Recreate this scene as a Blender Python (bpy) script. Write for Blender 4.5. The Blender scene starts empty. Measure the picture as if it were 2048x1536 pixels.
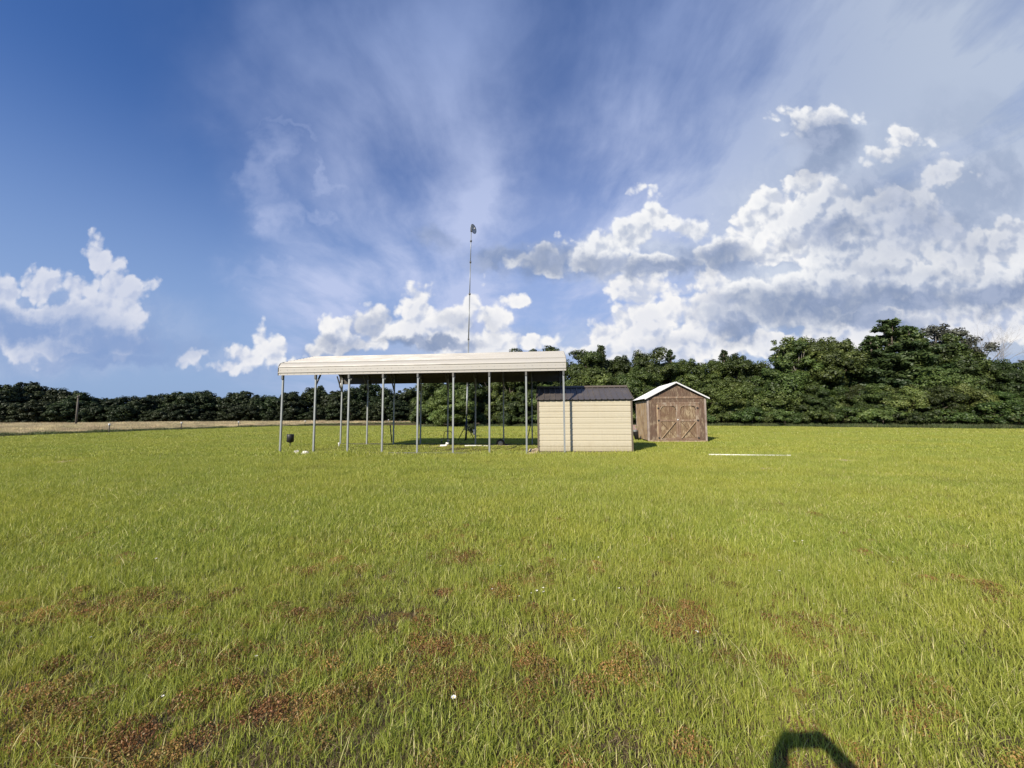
import bpy, bmesh, math, random
import numpy as np
from mathutils import Vector, Matrix, Quaternion
R = math.radians
rng = np.random.default_rng(7)
random.seed(7)
scene = bpy.context.scene
COL = scene.collection

# ------------------------------------------------------------------ camera
CAMH = 1.49; F = 770.0
PITCH = math.atan(63.0/770.0); ROLL = 0.0058
cam_d = bpy.data.cameras.new('camera'); cam = bpy.data.objects.new('camera', cam_d); COL.objects.link(cam)
cam_d.sensor_width = 36.0; cam_d.lens = 36.0*F/2048.0
cam_d.clip_start = 0.05; cam_d.clip_end = 5000
rot = Matrix.Rotation(R(90)+PITCH, 4, 'X') @ Matrix.Rotation(-ROLL, 4, 'Z')
cam.matrix_world = Matrix.Translation((0, 0, CAMH)) @ rot
scene.camera = cam
def ray(px, py):
    return rot.to_3x3() @ Vector(((px-1024)/F, (768-py)/F, -1))
def at(px, py, Y):
    d = ray(px, py); t = Y/d.y
    return Vector((d.x*t, Y, CAMH+d.z*t))
def gp(px, py, z=0.0):
    d = ray(px, py); t = (z-CAMH)/d.z
    return Vector((d.x*t, d.y*t, z))
def uv(px, py):
    d = ray(px, py); return d.x/d.y, d.z/d.y

# ------------------------------------------------------------------ sun
ANTI = ray(1600, 1472).normalized()
SUN = -ANTI
el = math.asin(SUN.z); az = math.atan2(SUN.x, SUN.y)
sd = bpy.data.lights.new('sun', 'SUN'); so = bpy.data.objects.new('sun', sd); COL.objects.link(so)
sd.energy = 4.8; sd.angle = R(0.5); sd.color = (1.0, 0.90, 0.74)
so.rotation_mode = 'QUATERNION'; so.rotation_quaternion = ANTI.to_track_quat('-Z', 'Y')
so.location = SUN*60

# ------------------------------------------------------------------ node helpers
class G:
    def __init__(s, nt): s.nt = nt
    def n(s, t, **kw):
        nd = s.nt.nodes.new(t)
        for k, v in kw.items(): setattr(nd, k, v)
        return nd
    def put(s, sock, v):
        if hasattr(v, 'node'): s.nt.links.new(v, sock)
        elif v is not None:
            if isinstance(v, (tuple, list)) and len(v) == 3 and sock.type == 'RGBA': v = tuple(v)+(1,)
            sock.default_value = v
    def m(s, op, a, b=None, c=None, clamp=False):
        nd = s.n('ShaderNodeMath', operation=op, use_clamp=clamp)
        s.put(nd.inputs[0], a)
        if b is not None: s.put(nd.inputs[1], b)
        if c is not None: s.put(nd.inputs[2], c)
        return nd.outputs[0]
    def v(s, op, a, b=None, c=None, scale=None):
        nd = s.n('ShaderNodeVectorMath', operation=op)
        s.put(nd.inputs[0], a)
        if b is not None: s.put(nd.inputs[1], b)
        if c is not None: s.put(nd.inputs[2], c)
        if scale is not None: s.put(nd.inputs['Scale'], scale)
        return nd.outputs['Value'] if op in ('LENGTH', 'DOT_PRODUCT', 'DISTANCE') else nd.outputs[0]
    def xyz(s, x, y, z=0.0):
        nd = s.n('ShaderNodeCombineXYZ'); s.put(nd.inputs[0], x); s.put(nd.inputs[1], y); s.put(nd.inputs[2], z); return nd.outputs[0]
    def sep(s, v):
        nd = s.n('ShaderNodeSeparateXYZ'); s.put(nd.inputs[0], v); return nd.outputs
    def noise(s, vec, scale, detail=4, rough=.5, dist=0, dims='3D', out='Fac'):
        nd = s.n('ShaderNodeTexNoise', noise_dimensions=getattr(s, 'dims', dims))
        s.put(nd.inputs['Vector'], vec); nd.inputs['Scale'].default_value = scale; nd.inputs['Detail'].default_value = detail
        nd.inputs['Roughness'].default_value = rough; nd.inputs['Distortion'].default_value = dist
        return nd.outputs[0] if out == 'Fac' else nd.outputs[1]
    def voro(s, vec, scale, detail=0, rough=.5, feature='F1', smooth=.5):
        nd = s.n('ShaderNodeTexVoronoi', feature=feature, voronoi_dimensions=getattr(s, 'dims', '3D'))
        s.put(nd.inputs['Vector'], vec); nd.inputs['Scale'].default_value = scale
        nd.inputs['Detail'].default_value = detail; nd.inputs['Roughness'].default_value = rough
        if feature == 'SMOOTH_F1': nd.inputs['Smoothness'].default_value = smooth
        return nd.outputs[0]
    def ss(s, x, a, b, lo=0.0, hi=1.0):
        nd = s.n('ShaderNodeMapRange', interpolation_type='SMOOTHSTEP')
        s.put(nd.inputs[0], x)
        for i, q in enumerate((a, b, lo, hi)): nd.inputs[i+1].default_value = q
        return nd.outputs[0]
    def lin(s, x, a, b, lo=0.0, hi=1.0):
        nd = s.n('ShaderNodeMapRange'); s.put(nd.inputs[0], x)
        for i, q in enumerate((a, b, lo, hi)): nd.inputs[i+1].default_value = q
        return nd.outputs[0]
    def mix(s, f, a, b, bt='MIX'):
        nd = s.n('ShaderNodeMix', data_type='RGBA', blend_type=bt)
        s.put(nd.inputs[0], f); s.put(nd.inputs[6], a); s.put(nd.inputs[7], b)
        return nd.outputs[2]

def lin3(r, g, b):
    f = lambda c: (c/255/12.92) if c/255 <= .04045 else ((c/255+.055)/1.055)**2.4
    return (f(r), f(g), f(b))

# ------------------------------------------------------------------ world
w = bpy.data.worlds.new('World'); scene.world = w; w.use_nodes = True
wt = w.node_tree; wt.nodes.clear(); g = G(wt); g.dims = '2D'
out = g.n('ShaderNodeOutputWorld'); bg = g.n('ShaderNodeBackground'); wt.links.new(bg.outputs[0], out.inputs[0])
SKY = 0.10; EXPO = 0.55
sky = g.n('ShaderNodeTexSky', sky_type='NISHITA', sun_disc=False)
sky.sun_elevation = el; sky.sun_rotation = az; sky.air_density = 1.0; sky.dust_density = 0.6; sky.ozone_density = 2.5; sky.altitude = 100
tc = g.n('ShaderNodeTexCoord'); D = g.v('NORMALIZE', tc.outputs['Generated'])
dx, dy, dz = g.sep(D)
dyc = g.m('MAXIMUM', dy, 0.08)
u = g.m('DIVIDE', dx, dyc); v = g.m('DIVIDE', dz, dyc)
front = g.ss(dy, 0.12, 0.35)
P = g.xyz(u, v, 0.0)
base = g.mix(1.0, sky.outputs[0], (0.41, 0.62, 0.97), 'MULTIPLY')
K = 2**-EXPO/SKY
def wc(r, gg, b): c = lin3(r, gg, b); return (c[0]*K, c[1]*K, c[2]*K)
# pale moist air low over the horizon
lowf = g.ss(dz, 0.60, 0.04)
base = g.mix(g.m('MULTIPLY', lowf, 0.9), base, wc(152, 176, 214))
# high veil of thin cloud: parallel streaks on a flat layer overhead
hz = g.m('ADD', g.m('MAXIMUM', dz, 0.0), 0.10)
qx = g.m('DIVIDE', dx, hz); qy = g.m('DIVIDE', dy, hz)
Q = g.xyz(g.m('ADD', qx, g.m('MULTIPLY', qy, 0.05)), qy, 0.0)
Qw = g.v('ADD', Q, g.v('SCALE', g.v('SUBTRACT', g.noise(Q, 1.1, 2, .5, out='Color'), (.5, .5, .5)), scale=0.28))
st1 = g.noise(g.v('MULTIPLY', Qw, (2.4, 1.0, 1)), 1.0, 6, .52)
st2 = g.noise(g.v('MULTIPLY', Qw, (1.2, 0.8, 1)), 1.0, 3, .5)
st3 = g.noise(g.v('MULTIPLY', Qw, (6.0, 3.6, 1)), 1.0, 5, .6)
streak = g.m('ADD', g.m('MULTIPLY', st1, .45), g.m('ADD', g.m('MULTIPLY', st2, .33), g.m('MULTIPLY', st3, .22)))
W1 = g.v('SUBTRACT', g.noise(P, 3.2, 4, .55, out='Color'), (.5, .5, .5))
W2 = g.v('SUBTRACT', g.noise(P, 11.0, 4, .6, out='Color'), (.5, .5, .5))
Pv = g.v('ADD', g.v('ADD', P, g.v('SCALE', W1, scale=.34)), g.v('SCALE', W2, scale=.06))
uw, vw, _z = g.sep(Pv)
edge = g.ss(uw, -0.86, -0.46)
def ell(Pin, px, py, rx, ry, ang=0.0):
    """distance field of an ellipse given by where it stands in the sky"""
    cu, cv = uv(px, py); u1, v1 = uv(px+rx, py); u2, v2 = uv(px, py-ry)
    ru = abs(u1-cu); rv = abs(v2-cv)
    if ang:
        nd = g.n('ShaderNodeMapping', vector_type='TEXTURE'); g.put(nd.inputs[0], Pin)
        nd.inputs['Location'].default_value = (cu, cv, 0); nd.inputs['Rotation'].default_value = (0, 0, R(ang)); nd.inputs['Scale'].default_value = (ru, rv, 1)
        q = nd.outputs[0]
    else:
        q = g.v('MULTIPLY_ADD', Pin, (1/ru, 1/rv, 0), (-cu/ru, -cv/rv, 0))
    return g.v('LENGTH', q)
def blobs(Pin, lst, k=0.18):
    acc = None
    for b in lst:
        l = ell(Pin, *b)
        acc = l if acc is None else g.m('SMOOTH_MIN', acc, l, k)
    return acc
def soft(Pin, lst, inner=0.0, outer=1.0, gain=1.0):
    acc = None
    for b in lst:
        l = g.ss(ell(Pin, *b[:5]), inner, outer, b[5] if len(b) > 5 else 1.0, 0.0)
        acc = l if acc is None else g.m('MAXIMUM', acc, l)
    return acc
den = g.m('MULTIPLY', edge, g.ss(streak, .34, .68, .10, .80))
den = g.m('MULTIPLY', den, g.lin(uw, -.8, 1.0, .55, 1.25))
den = g.m('MULTIPLY', den, g.lin(dz, .75, .25, .55, 1.1))
broad = soft(Pv, [(1180, 270, 480, 260, 0, .58), (900, 130, 720, 360, 0, .45), (1180, 430, 700, 230, 0, .72), (1800, 380, 850, 480, 0, .82), (1000, 590, 620, 150, 0, .62), (700, 620, 360, 130, 0, .48), (1950, 60, 900, 460, 0, .5), (1700, 620, 620, 160, 0, .5), (2000, 250, 560, 460, 0, .78), (1600, 60, 620, 300, 0, .46)])
wisp = soft(g.v('ADD', Pv, g.v('SCALE', W2, scale=.07)), [(530, 340, 60, 130, 10, .36), (565, 430, 46, 100, 18, .40), (560, 272, 110, 26, -10, .30), (640, 330, 130, 24, -30, .3), (640, 430, 120, 22, -24, .3), (560, 560, 170, 34, -8, .3), (520, 600, 120, 20, 6, .3), (700, 520, 160, 30, -10, .22), (520, 150, 45, 110, 0, .2)])
den = g.m('ADD', den, g.m('MULTIPLY', g.m('MAXIMUM', broad, wisp), g.ss(streak, .30, .70, .40, 1.30)))
den = g.m('MULTIPLY', g.m('MINIMUM', den, .93), g.m('ADD', g.m('MULTIPLY', front, .75), .25))
veilc = g.mix(g.ss(u, .1, 1.0), wc(190, 202, 236), wc(188, 200, 220))
veilc = g.mix(g.m('MULTIPLY', g.ss(v, .45, 1.15), g.ss(u, 1.3, .3)), veilc, wc(142, 162, 208))
col = g.mix(den, base, veilc)
# ---- cumulus. Fields are distances in the sky's own (x/y, z/y) units
W3 = g.v('SUBTRACT', g.noise(P, 34.0, 3, .6, out='Color'), (.5, .5, .5))
Pw = g.v('ADD', g.v('ADD', P, g.v('SCALE', W1, scale=.06)), g.v('SCALE', W2, scale=.040))
Pw = g.v('ADD', Pw, g.v('SCALE', W3, scale=.007))
def dist(Pin, lst, k=.012):
    acc = None
    for b in lst:
        cu, cv = uv(b[0], b[1]); u1, _ = uv(b[0]+b[2], b[1]); _, v2 = uv(b[0], b[1]-b[3]); ru = abs(u1-cu); rv = abs(v2-cv)
        l = g.m('MULTIPLY_ADD', ell(Pin, *b[:4]), math.sqrt(ru*rv), -math.sqrt(ru*rv))
        acc = l if acc is None else g.m('SMOOTH_MIN', acc, l, k)
    return acc
def lumps(Pq):
    Pc = g.v('ADD', Pq, g.v('SCALE', W2, scale=.03))
    a1 = g.voro(Pc, 13.0, 0, .5, 'F1'); a2 = g.voro(Pc, 31.0, 1, .5, 'F1')
    f1 = g.noise(Pq, 9.0, 6, .55)
    a = g.m('MULTIPLY', g.m('SUBTRACT', .45, a1), .048); b = g.m('MULTIPLY', g.m('SUBTRACT', .42, a2), .022)
    return g.m('ADD', g.m('ADD', a, b), g.m('MULTIPLY', g.m('SUBTRACT', f1, .5), .055))
P2 = g.v('ADD', P, (-0.012, 0.016, 0))
lump = lumps(P); relief = g.m('SUBTRACT', lump, lumps(P2))
fb = g.noise(Pw, 9.0, 6, .6)
WHITE_FAR = [
 (200, 508, 30, 42), (232, 522, 22, 14), (75, 578, 58, 34), (0, 590, 55, 42), (166, 580, 38, 36), (247, 578, 52, 46), (200, 615, 76, 46), (1556, 418, 60, 52), (1606, 366, 46, 30), (1514, 458, 50, 50), (1566, 512, 62, 38), (2030, 490, 100, 44), (1930, 515, 70, 34), (1812, 270, 36, 16), (1255, 480, 50, 34), (1312, 442, 36, 28), (238, 650, 50, 60),
 (60, 650, 130, 50), (150, 660, 100, 50), (40, 702, 40, 20), (375, 714, 24, 15), (290, 636, 13, 8),
 (510, 680, 26, 28), (546, 702, 26, 32), (492, 716, 34, 30), (455, 742, 36, 10),
 (652, 655, 22, 20), (688, 656, 18, 18), (672, 690, 70, 26), (760, 648, 44, 36), (838, 622, 44, 42), (905, 642, 50, 38), (850, 664, 98, 28),
 (948, 606, 30, 36), (985, 640, 40, 34), (1020, 602, 30, 12), (960, 690, 94, 36), (742, 698, 40, 18), (1062, 684, 50, 18), (600, 714, 20, 8),
 (1245, 575, 32, 24), (1290, 596, 48, 38), (1300, 640, 72, 54), (1225, 664, 50, 28), (1210, 700, 80, 26), (1350, 690, 130, 36), (1425, 580, 50, 42), (1425, 640, 70, 60),
 (1560, 690, 150, 28), (1690, 668, 120, 28), (1860, 645, 160, 34), (2010, 640, 120, 44)]
WHITE_NEAR = [
 (1080, 525, 60, 30), (1160, 510, 60, 36), (1255, 480, 64, 46), (1312, 440, 42, 32), (1398, 464, 44, 26), (1430, 510, 90, 30), (1305, 372, 26, 12), (1300, 530, 110, 26),
 (1556, 420, 58, 52), (1606, 366, 44, 28), (1514, 458, 46, 46), (1566, 516, 60, 36), (1650, 430, 100, 70), (1720, 500, 120, 76), (1800, 450, 120, 90), (1640, 590, 130, 54),
 (1812, 268, 42, 18), (1775, 306, 34, 14), (1630, 236, 70, 26), (1740, 560, 140, 56), (1960, 500, 100, 46), (2030, 486, 90, 50), (1900, 570, 220, 54), (1500, 590, 70, 38), (1600, 625, 200, 36), (1890, 336, 44, 26)]
GREY = [
 (70, 655, 200, 46, 0, .95), (210, 688, 180, 48, 0, .9), (235, 722, 170, 20, 0, .75), (130, 622, 90, 20, 0, .4), (330, 700, 120, 34, 0, .45),
 (660, 684, 36, 18, 0, .7), (740, 652, 46, 36, 0, .65), (860, 686, 130, 14, 0, .95), (915, 650, 40, 20, 0, .4), (640, 704, 50, 14, 0, .5), (700, 700, 60, 18, 0, .6), (990, 655, 30, 26, 0, .3),
 (1000, 516, 90, 24, 0, .8), (868, 482, 60, 26, -20, .55), (1080, 525, 80, 40, 0, .9), (1200, 530, 100, 30, 0, .85), (1320, 540, 150, 26, 0, .95), (1440, 518, 100, 32, 0, .95), (1500, 525, 50, 34, 0, .6),
 (1340, 684, 70, 20, 0, .3), (1470, 660, 66, 36, 0, .95), (1430, 634, 56, 28, 0, .6),
 (1645, 272, 80, 50, 0, .95), (1650, 320, 90, 44, 30, .7), (1770, 380, 130, 70, 0, .6), (1690, 462, 90, 40, 10, .9), (1600, 478, 60, 20, 30, .6), (1870, 440, 150, 70, 0, .65), (1890, 370, 90, 50, 0, .4), (1760, 545, 70, 26, 0, .5),
 (1640, 618, 230, 50, 0, 1.0), (1810, 600, 190, 40, 0, 1.0), (2000, 592, 190, 38, 6, 1.0), (1470, 612, 90, 30, 0, .7), (1900, 545, 70, 20, 0, .45), (1740, 645, 150, 22, 0, 1.0), (1990, 360, 130, 80, 0, .5), (1880, 420, 260, 170, 0, .42), (1960, 250, 200, 90, 0, .25)]
df = dist(Pw, WHITE_FAR); dn = dist(Pw, WHITE_NEAR, .02)
fld_f = g.m('SUBTRACT', g.m('ADD', lump, .004), df); fld_n = g.m('SUBTRACT', g.m('MULTIPLY_ADD', lump, 1.35, .006), dn)
d_f = g.ss(fld_f, -.006, .017); d_n = g.ss(fld_n, -.006, .024)
greyf = soft(g.v('ADD', Pw, g.v('SCALE', W2, scale=.05)), GREY, .25, 1.2)
greyd = g.m('MULTIPLY', greyf, g.ss(fb, .28, .55, .7, 1.1), clamp=True)
lit = g.ss(relief, -.022, .008)
litf = g.m('ADD', g.m('MULTIPLY', lit, .60), g.m('MULTIPLY', g.ss(fld_f, .0, .06, 1.0, .3), .40))
litn = g.m('ADD', g.m('MULTIPLY', lit, .66), g.m('MULTIPLY', g.ss(fld_n, .0, .09, 1.0, .0), .34))
whf = g.mix(litf, wc(172, 186, 216), wc(254, 252, 250))
whn = g.mix(litn, wc(172, 184, 208), wc(252, 252, 252))
leftdim = g.ss(u, -.50, -.95)                       # the left bank is hazier
whf = g.mix(g.m('MULTIPLY', leftdim, .5), whf, wc(182, 194, 224))
bank = soft(g.v('ADD', Pw, g.v('SCALE', W2, scale=.04)), [(110, 670, 330, 110, 0, .95), (850, 690, 300, 50, 0, .6), (500, 730, 150, 45, 0, .5), (1320, 690, 280, 70, 0, .7),
 (1700, 480, 330, 210, 0, .85), (1850, 580, 340, 120, 0, .95), (1560, 590, 200, 100, 0, .8), (1280, 515, 280, 56, 0, .75), (1900, 380, 280, 160, 0, .6), (1640, 260, 140, 70, 0, .4)], .25, 1.15)
bankc = g.mix(g.ss(fb, .3, .7), g.mix(g.ss(u, -.6, .5), wc(150, 172, 212), wc(172, 185, 210)), g.mix(g.ss(u, -.6, .5), wc(178, 192, 222), wc(212, 220, 234)))
col = g.mix(g.m('MULTIPLY', bank, g.m('MULTIPLY', front, g.ss(fb, .2, .55, .6, 1.0))), col, bankc)
col = g.mix(g.m('MULTIPLY', d_f, g.m('MULTIPLY', front, .97)), col, whf)
col = g.mix(g.m('MULTIPLY', d_n, g.m('MULTIPLY', front, .93)), col, whn)
gcol = g.mix(g.ss(fb, .35, .65), wc(124, 143, 178), wc(162, 175, 203))
gcol = g.mix(leftdim, gcol, wc(134, 160, 206))
col = g.mix(g.m('MULTIPLY', greyd, g.m('MULTIPLY', front, .94)), col, gcol)
# thin haze along the horizon in front of the farthest clouds
hzn = g.m('MULTIPLY', g.ss(v, .13, .0), .55)
col = g.mix(hzn, col, g.mix(g.ss(u, -1.0, .6), wc(140, 168, 208), wc(200, 208, 224)))
g.put(bg.inputs[0], col); bg.inputs[1].default_value = SKY
w.cycles.sampling_method = 'MANUAL'; w.cycles.sample_map_resolution = 256

scene.view_settings.view_transform = 'Standard'; scene.view_settings.look = 'None'
scene.view_settings.exposure = EXPO; scene.view_settings.gamma = 1.0
scene.cycles.max_bounces = 6; scene.cycles.diffuse_bounces = 3; scene.cycles.glossy_bounces = 2; scene.cycles.transmission_bounces = 3; scene.cycles.transparent_max_bounces = 4

# ------------------------------------------------------------------ materials
def material(name, fn):
    m = bpy.data.materials.new(name); m.use_nodes = True; nt = m.node_tree; nt.nodes.clear(); gg = G(nt)
    o = gg.n('ShaderNodeOutputMaterial'); sh = fn(gg); nt.links.new(sh, o.inputs[0]); return m
def pbsdf(gg, c, rough=.6, metal=0.0, bump=None, spec=.5, bstr=.4, bdist=.01):
    b = gg.n('ShaderNodeBsdfPrincipled'); gg.put(b.inputs['Base Color'], c); gg.put(b.inputs['Roughness'], rough)
    b.inputs['Metallic'].default_value = metal; b.inputs['Specular IOR Level'].default_value = spec
    if bump is not None:
        bn = gg.n('ShaderNodeBump'); bn.inputs['Strength'].default_value = bstr; bn.inputs['Distance'].default_value = bdist
        gg.put(bn.inputs['Height'], bump); gg.nt.links.new(bn.outputs[0], b.inputs['Normal'])
    return b.outputs[0]
def objco(gg): return gg.n('ShaderNodeTexCoord').outputs['Object']
def paint(name, c, rough=.4, dirt=.12, metal=0.0, scale=2.0, dirtc=(.16, .13, .09)):
    def f(gg):
        o = objco(gg); n1 = gg.noise(o, scale, 6, .6); n2 = gg.noise(gg.v('MULTIPLY', o, (8, 8, .8)), scale, 4, .6)
        k = gg.m('MULTIPLY', gg.ss(gg.m('ADD', gg.m('MULTIPLY', n1, .6), gg.m('MULTIPLY', n2, .4)), .42, .75), dirt*3, clamp=True)
        cc = gg.mix(k, c, dirtc)
        return pbsdf(gg, cc, gg.lin(n1, .3, .7, rough-.08, rough+.15), metal, bump=n1, bstr=.15, bdist=.004)
    return material(name, f)
M = {}
M['roof_white'] = paint('cream_roof_steel', (.365, .352, .325), .5, .07, scale=1.2, dirtc=(.42, .36, .28))
M['roof_under'] = paint('steel_underside_shade', (.045, .04, .028), .6, .1)  # brownish-black base colour paints the shade under the carport roof
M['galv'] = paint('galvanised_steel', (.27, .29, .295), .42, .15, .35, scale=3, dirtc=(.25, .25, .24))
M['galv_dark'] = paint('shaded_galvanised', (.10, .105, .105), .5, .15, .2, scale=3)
M['siding'] = paint('cream_siding', (.435, .39, .29), .5, .05, scale=1.5, dirtc=(.5, .42, .28))
def sidingf(gg):
    o = objco(gg); x, y, z = gg.sep(o); n1 = gg.noise(o, 1.6, 6, .6); n2 = gg.noise(gg.v('MULTIPLY', o, (5, 5, 1.5)), 3.0, 6, .65)
    sp = gg.m('MULTIPLY', gg.ss(gg.m('ADD', z, gg.m('MULTIPLY', gg.m('SUBTRACT', n2, .5), .5)), .42, .05), .5)
    st = gg.m('MULTIPLY', gg.ss(gg.noise(gg.v('MULTIPLY', o, (9, 9, .5)), 2.0, 4, .6), .52, .72), .16)
    c = gg.mix(gg.m('MULTIPLY', gg.ss(n1, .45, .7), .18), (.46, .42, .32), (.36, .30, .20))
    c = gg.mix(st, c, (.26, .21, .14)); c = gg.mix(sp, c, (.22, .185, .10))
    return pbsdf(gg, c, gg.lin(n1, .3, .7, .42, .6), bump=n1, bstr=.15, bdist=.004)
M['siding'] = material('cream_siding_weathered', sidingf)
M['brown'] = paint('brown_steel', (.074, .066, .064), .42, .1, scale=2, dirtc=(.2, .17, .14))
M['brown_trim'] = paint('brown_trim', (.11, .088, .066), .5, .1, scale=2)
M['white_metal'] = paint('white_metal', (.60, .61, .62), .4, .05, scale=1.5, dirtc=(.5, .5, .48))
M['black'] = paint('black_plastic', (.018, .018, .02), .45, .1, scale=6, dirtc=(.06, .055, .05))
M['black_metal'] = paint('black_metal', (.02, .021, .022), .5, .15, scale=6, dirtc=(.07, .05, .04))
M['pvc'] = paint('white_pvc', (.80, .80, .76), .35, .1, scale=5, dirtc=(.5, .42, .3))
M['rubber'] = paint('tyre_rubber', (.02, .02, .02), .8, .2, scale=8, dirtc=(.08, .07, .05))
M['wheelgrey'] = paint('wheel_grey', (.30, .31, .33), .5, .2, scale=8)
M['rock'] = paint('pale_rock', (.62, .60, .54), .8, .2, scale=9, dirtc=(.4, .34, .26))
M['tanrock'] = paint('tan_sack', (.42, .33, .21), .85, .25, scale=7, dirtc=(.22, .16, .1))
M['redwood'] = paint('faded_red_boards', (.30, .19, .17), .8, .3, scale=6, dirtc=(.36, .33, .31))
M['stick'] = paint('dark_stick', (.06, .045, .035), .8, .2, scale=6)
M['pole'] = paint('weathered_pole', (.10, .09, .075), .8, .2, scale=3)
M['yellow'] = paint('flower_yellow', (.7, .5, .05), .6, .0)
M['petal'] = paint('petal_white', (.8, .8, .78), .6, .0)
M['dishgrey'] = paint('dish_grey', (.62, .61, .58), .5, .15, .1, scale=4)
def woodf(c1, c2, c3, axis=(14, 14, .9), seed=0.0):
    def f(gg):
        o = gg.v('ADD', objco(gg), (seed, seed, seed))
        s = gg.noise(gg.v('MULTIPLY', o, axis), 2.4, 8, .7)
        s2 = gg.noise(gg.v('MULTIPLY', o, (axis[0]*3.2, axis[1]*3.2, axis[2]*2)), 2.5, 4, .6)
        b = gg.noise(o, 1.4, 5, .65); pch = gg.noise(gg.v('MULTIPLY', o, (3.0, 3.0, 1.1)), 2.4, 7, .7)
        c = gg.mix(gg.ss(s, .35, .65), c1, c2)
        c = gg.mix(gg.m('MULTIPLY', gg.ss(pch, .50, .62), .8), c, c3)
        c = gg.mix(gg.m('MULTIPLY', gg.ss(b, .45, .68), .6), c, (.115, .062, .043))
        c = gg.mix(gg.m('MULTIPLY', gg.ss(s2, .55, .75), .45), c, (.05, .035, .028))
        return pbsdf(gg, c, .82, bump=s, bstr=.5, bdist=.006, spec=.25)
    return f
M['wood'] = material('weathered_wood_front', woodf((.085, .055, .040), (.14, .098, .070), (.27, .215, .15)))
M['wood_side'] = material('weathered_wood_side_sunlit', woodf((.34, .23, .125), (.46, .335, .195), (.46, .39, .30), axis=(7, 7, .5), seed=5.0))  # brighter than the front: sunlight on the side wall put into the colour
M['wood_door'] = material('weathered_wood_door', woodf((.13, .085, .052), (.21, .15, .092), (.37, .30, .20), seed=9.0))
M['wood_trim'] = material('weathered_trim', woodf((.16, .105, .072), (.24, .17, .12), (.33, .28, .22), seed=3.0))
M['wood_brace'] = material('pale_brace', woodf((.27, .19, .12), (.38, .29, .19), (.44, .37, .27), seed=12.0))
M['wood_corner'] = material('grey_corner_board', woodf((.25, .205, .18), (.30, .25, .22), (.36, .32, .29), seed=7.0))

# ground colours follow the place (world position)
SAND = [(gp(770, 909), 1.0, .26), (gp(800, 908), .55, .22), (gp(1160, 908), 1.0, .14), (gp(720, 888), .8, .35), (gp(900, 892), 1.4, .35), (gp(1010, 890), 1.8, .35), (gp(920, 996), .22, .10), (gp(515, 1010), .20, .10), (gp(625, 1009), .16, .08), (gp(1700, 922), .9, .45), (gp(1790, 950), .8, .3), (gp(1560, 938), .7, .25), (gp(110, 922), 2.2, .7), (gp(985, 1040), .25, .12), (gp(1480, 975), .4, .15)]
def groundf(gg):
    pos = gg.n('ShaderNodeNewGeometry').outputs['Position']
    n1 = gg.noise(pos, .35, 5, .6); n2 = gg.noise(pos, 7.0, 8, .7); n3 = gg.noise(pos, 45.0, 4, .7)
    c = gg.mix(gg.ss(n2, .35, .65), (.070, .046, .026), (.125, .085, .045))
    c = gg.mix(gg.ss(n1, .35, .65, .25, .75), c, (.085, .09, .03))
    n4 = gg.noise(gg.v('MULTIPLY', pos, (1, 1, 0)), 160.0, 4, .7); c = gg.mix(gg.m('MULTIPLY', gg.ss(n3, .45, .65), .7), c, (.17, .115, .065)); c = gg.mix(gg.ss(n4, .42, .62, 0, .75), c, (.035, .026, .016))
    acc = None
    x, y, z = gg.sep(gg.v('ADD', pos, gg.v('SCALE', gg.v('SUBTRACT', gg.noise(pos, 2.2, 5, .65, out='Color'), (.5, .5, .5)), scale=.9)))
    pf = gg.xyz(x, y, 0)
    for p, rx, ry in SAND:
        q = gg.v('MULTIPLY_ADD', pf, (1/rx, 1/ry/1.6, 0), (-p.x/rx, -p.y/ry/1.6, 0))
        l = gg.ss(gg.v('LENGTH', q), .5, 1.1, 1, 0)
        acc = l if acc is None else gg.m('MAXIMUM', acc, l)
    sand = gg.mix(n2, (.40, .27, .16), (.60, .50, .36))
    c = gg.mix(gg.m('MULTIPLY', acc, gg.ss(n2, .3, .5, .5, 1)), c, sand)
    return pbsdf(gg, c, .95, bump=gg.m('ADD', n2, gg.m('MULTIPLY', n3, .4)), bstr=.8, bdist=.03, spec=.1)
M['ground'] = material('soil_and_thatch', groundf)
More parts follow.
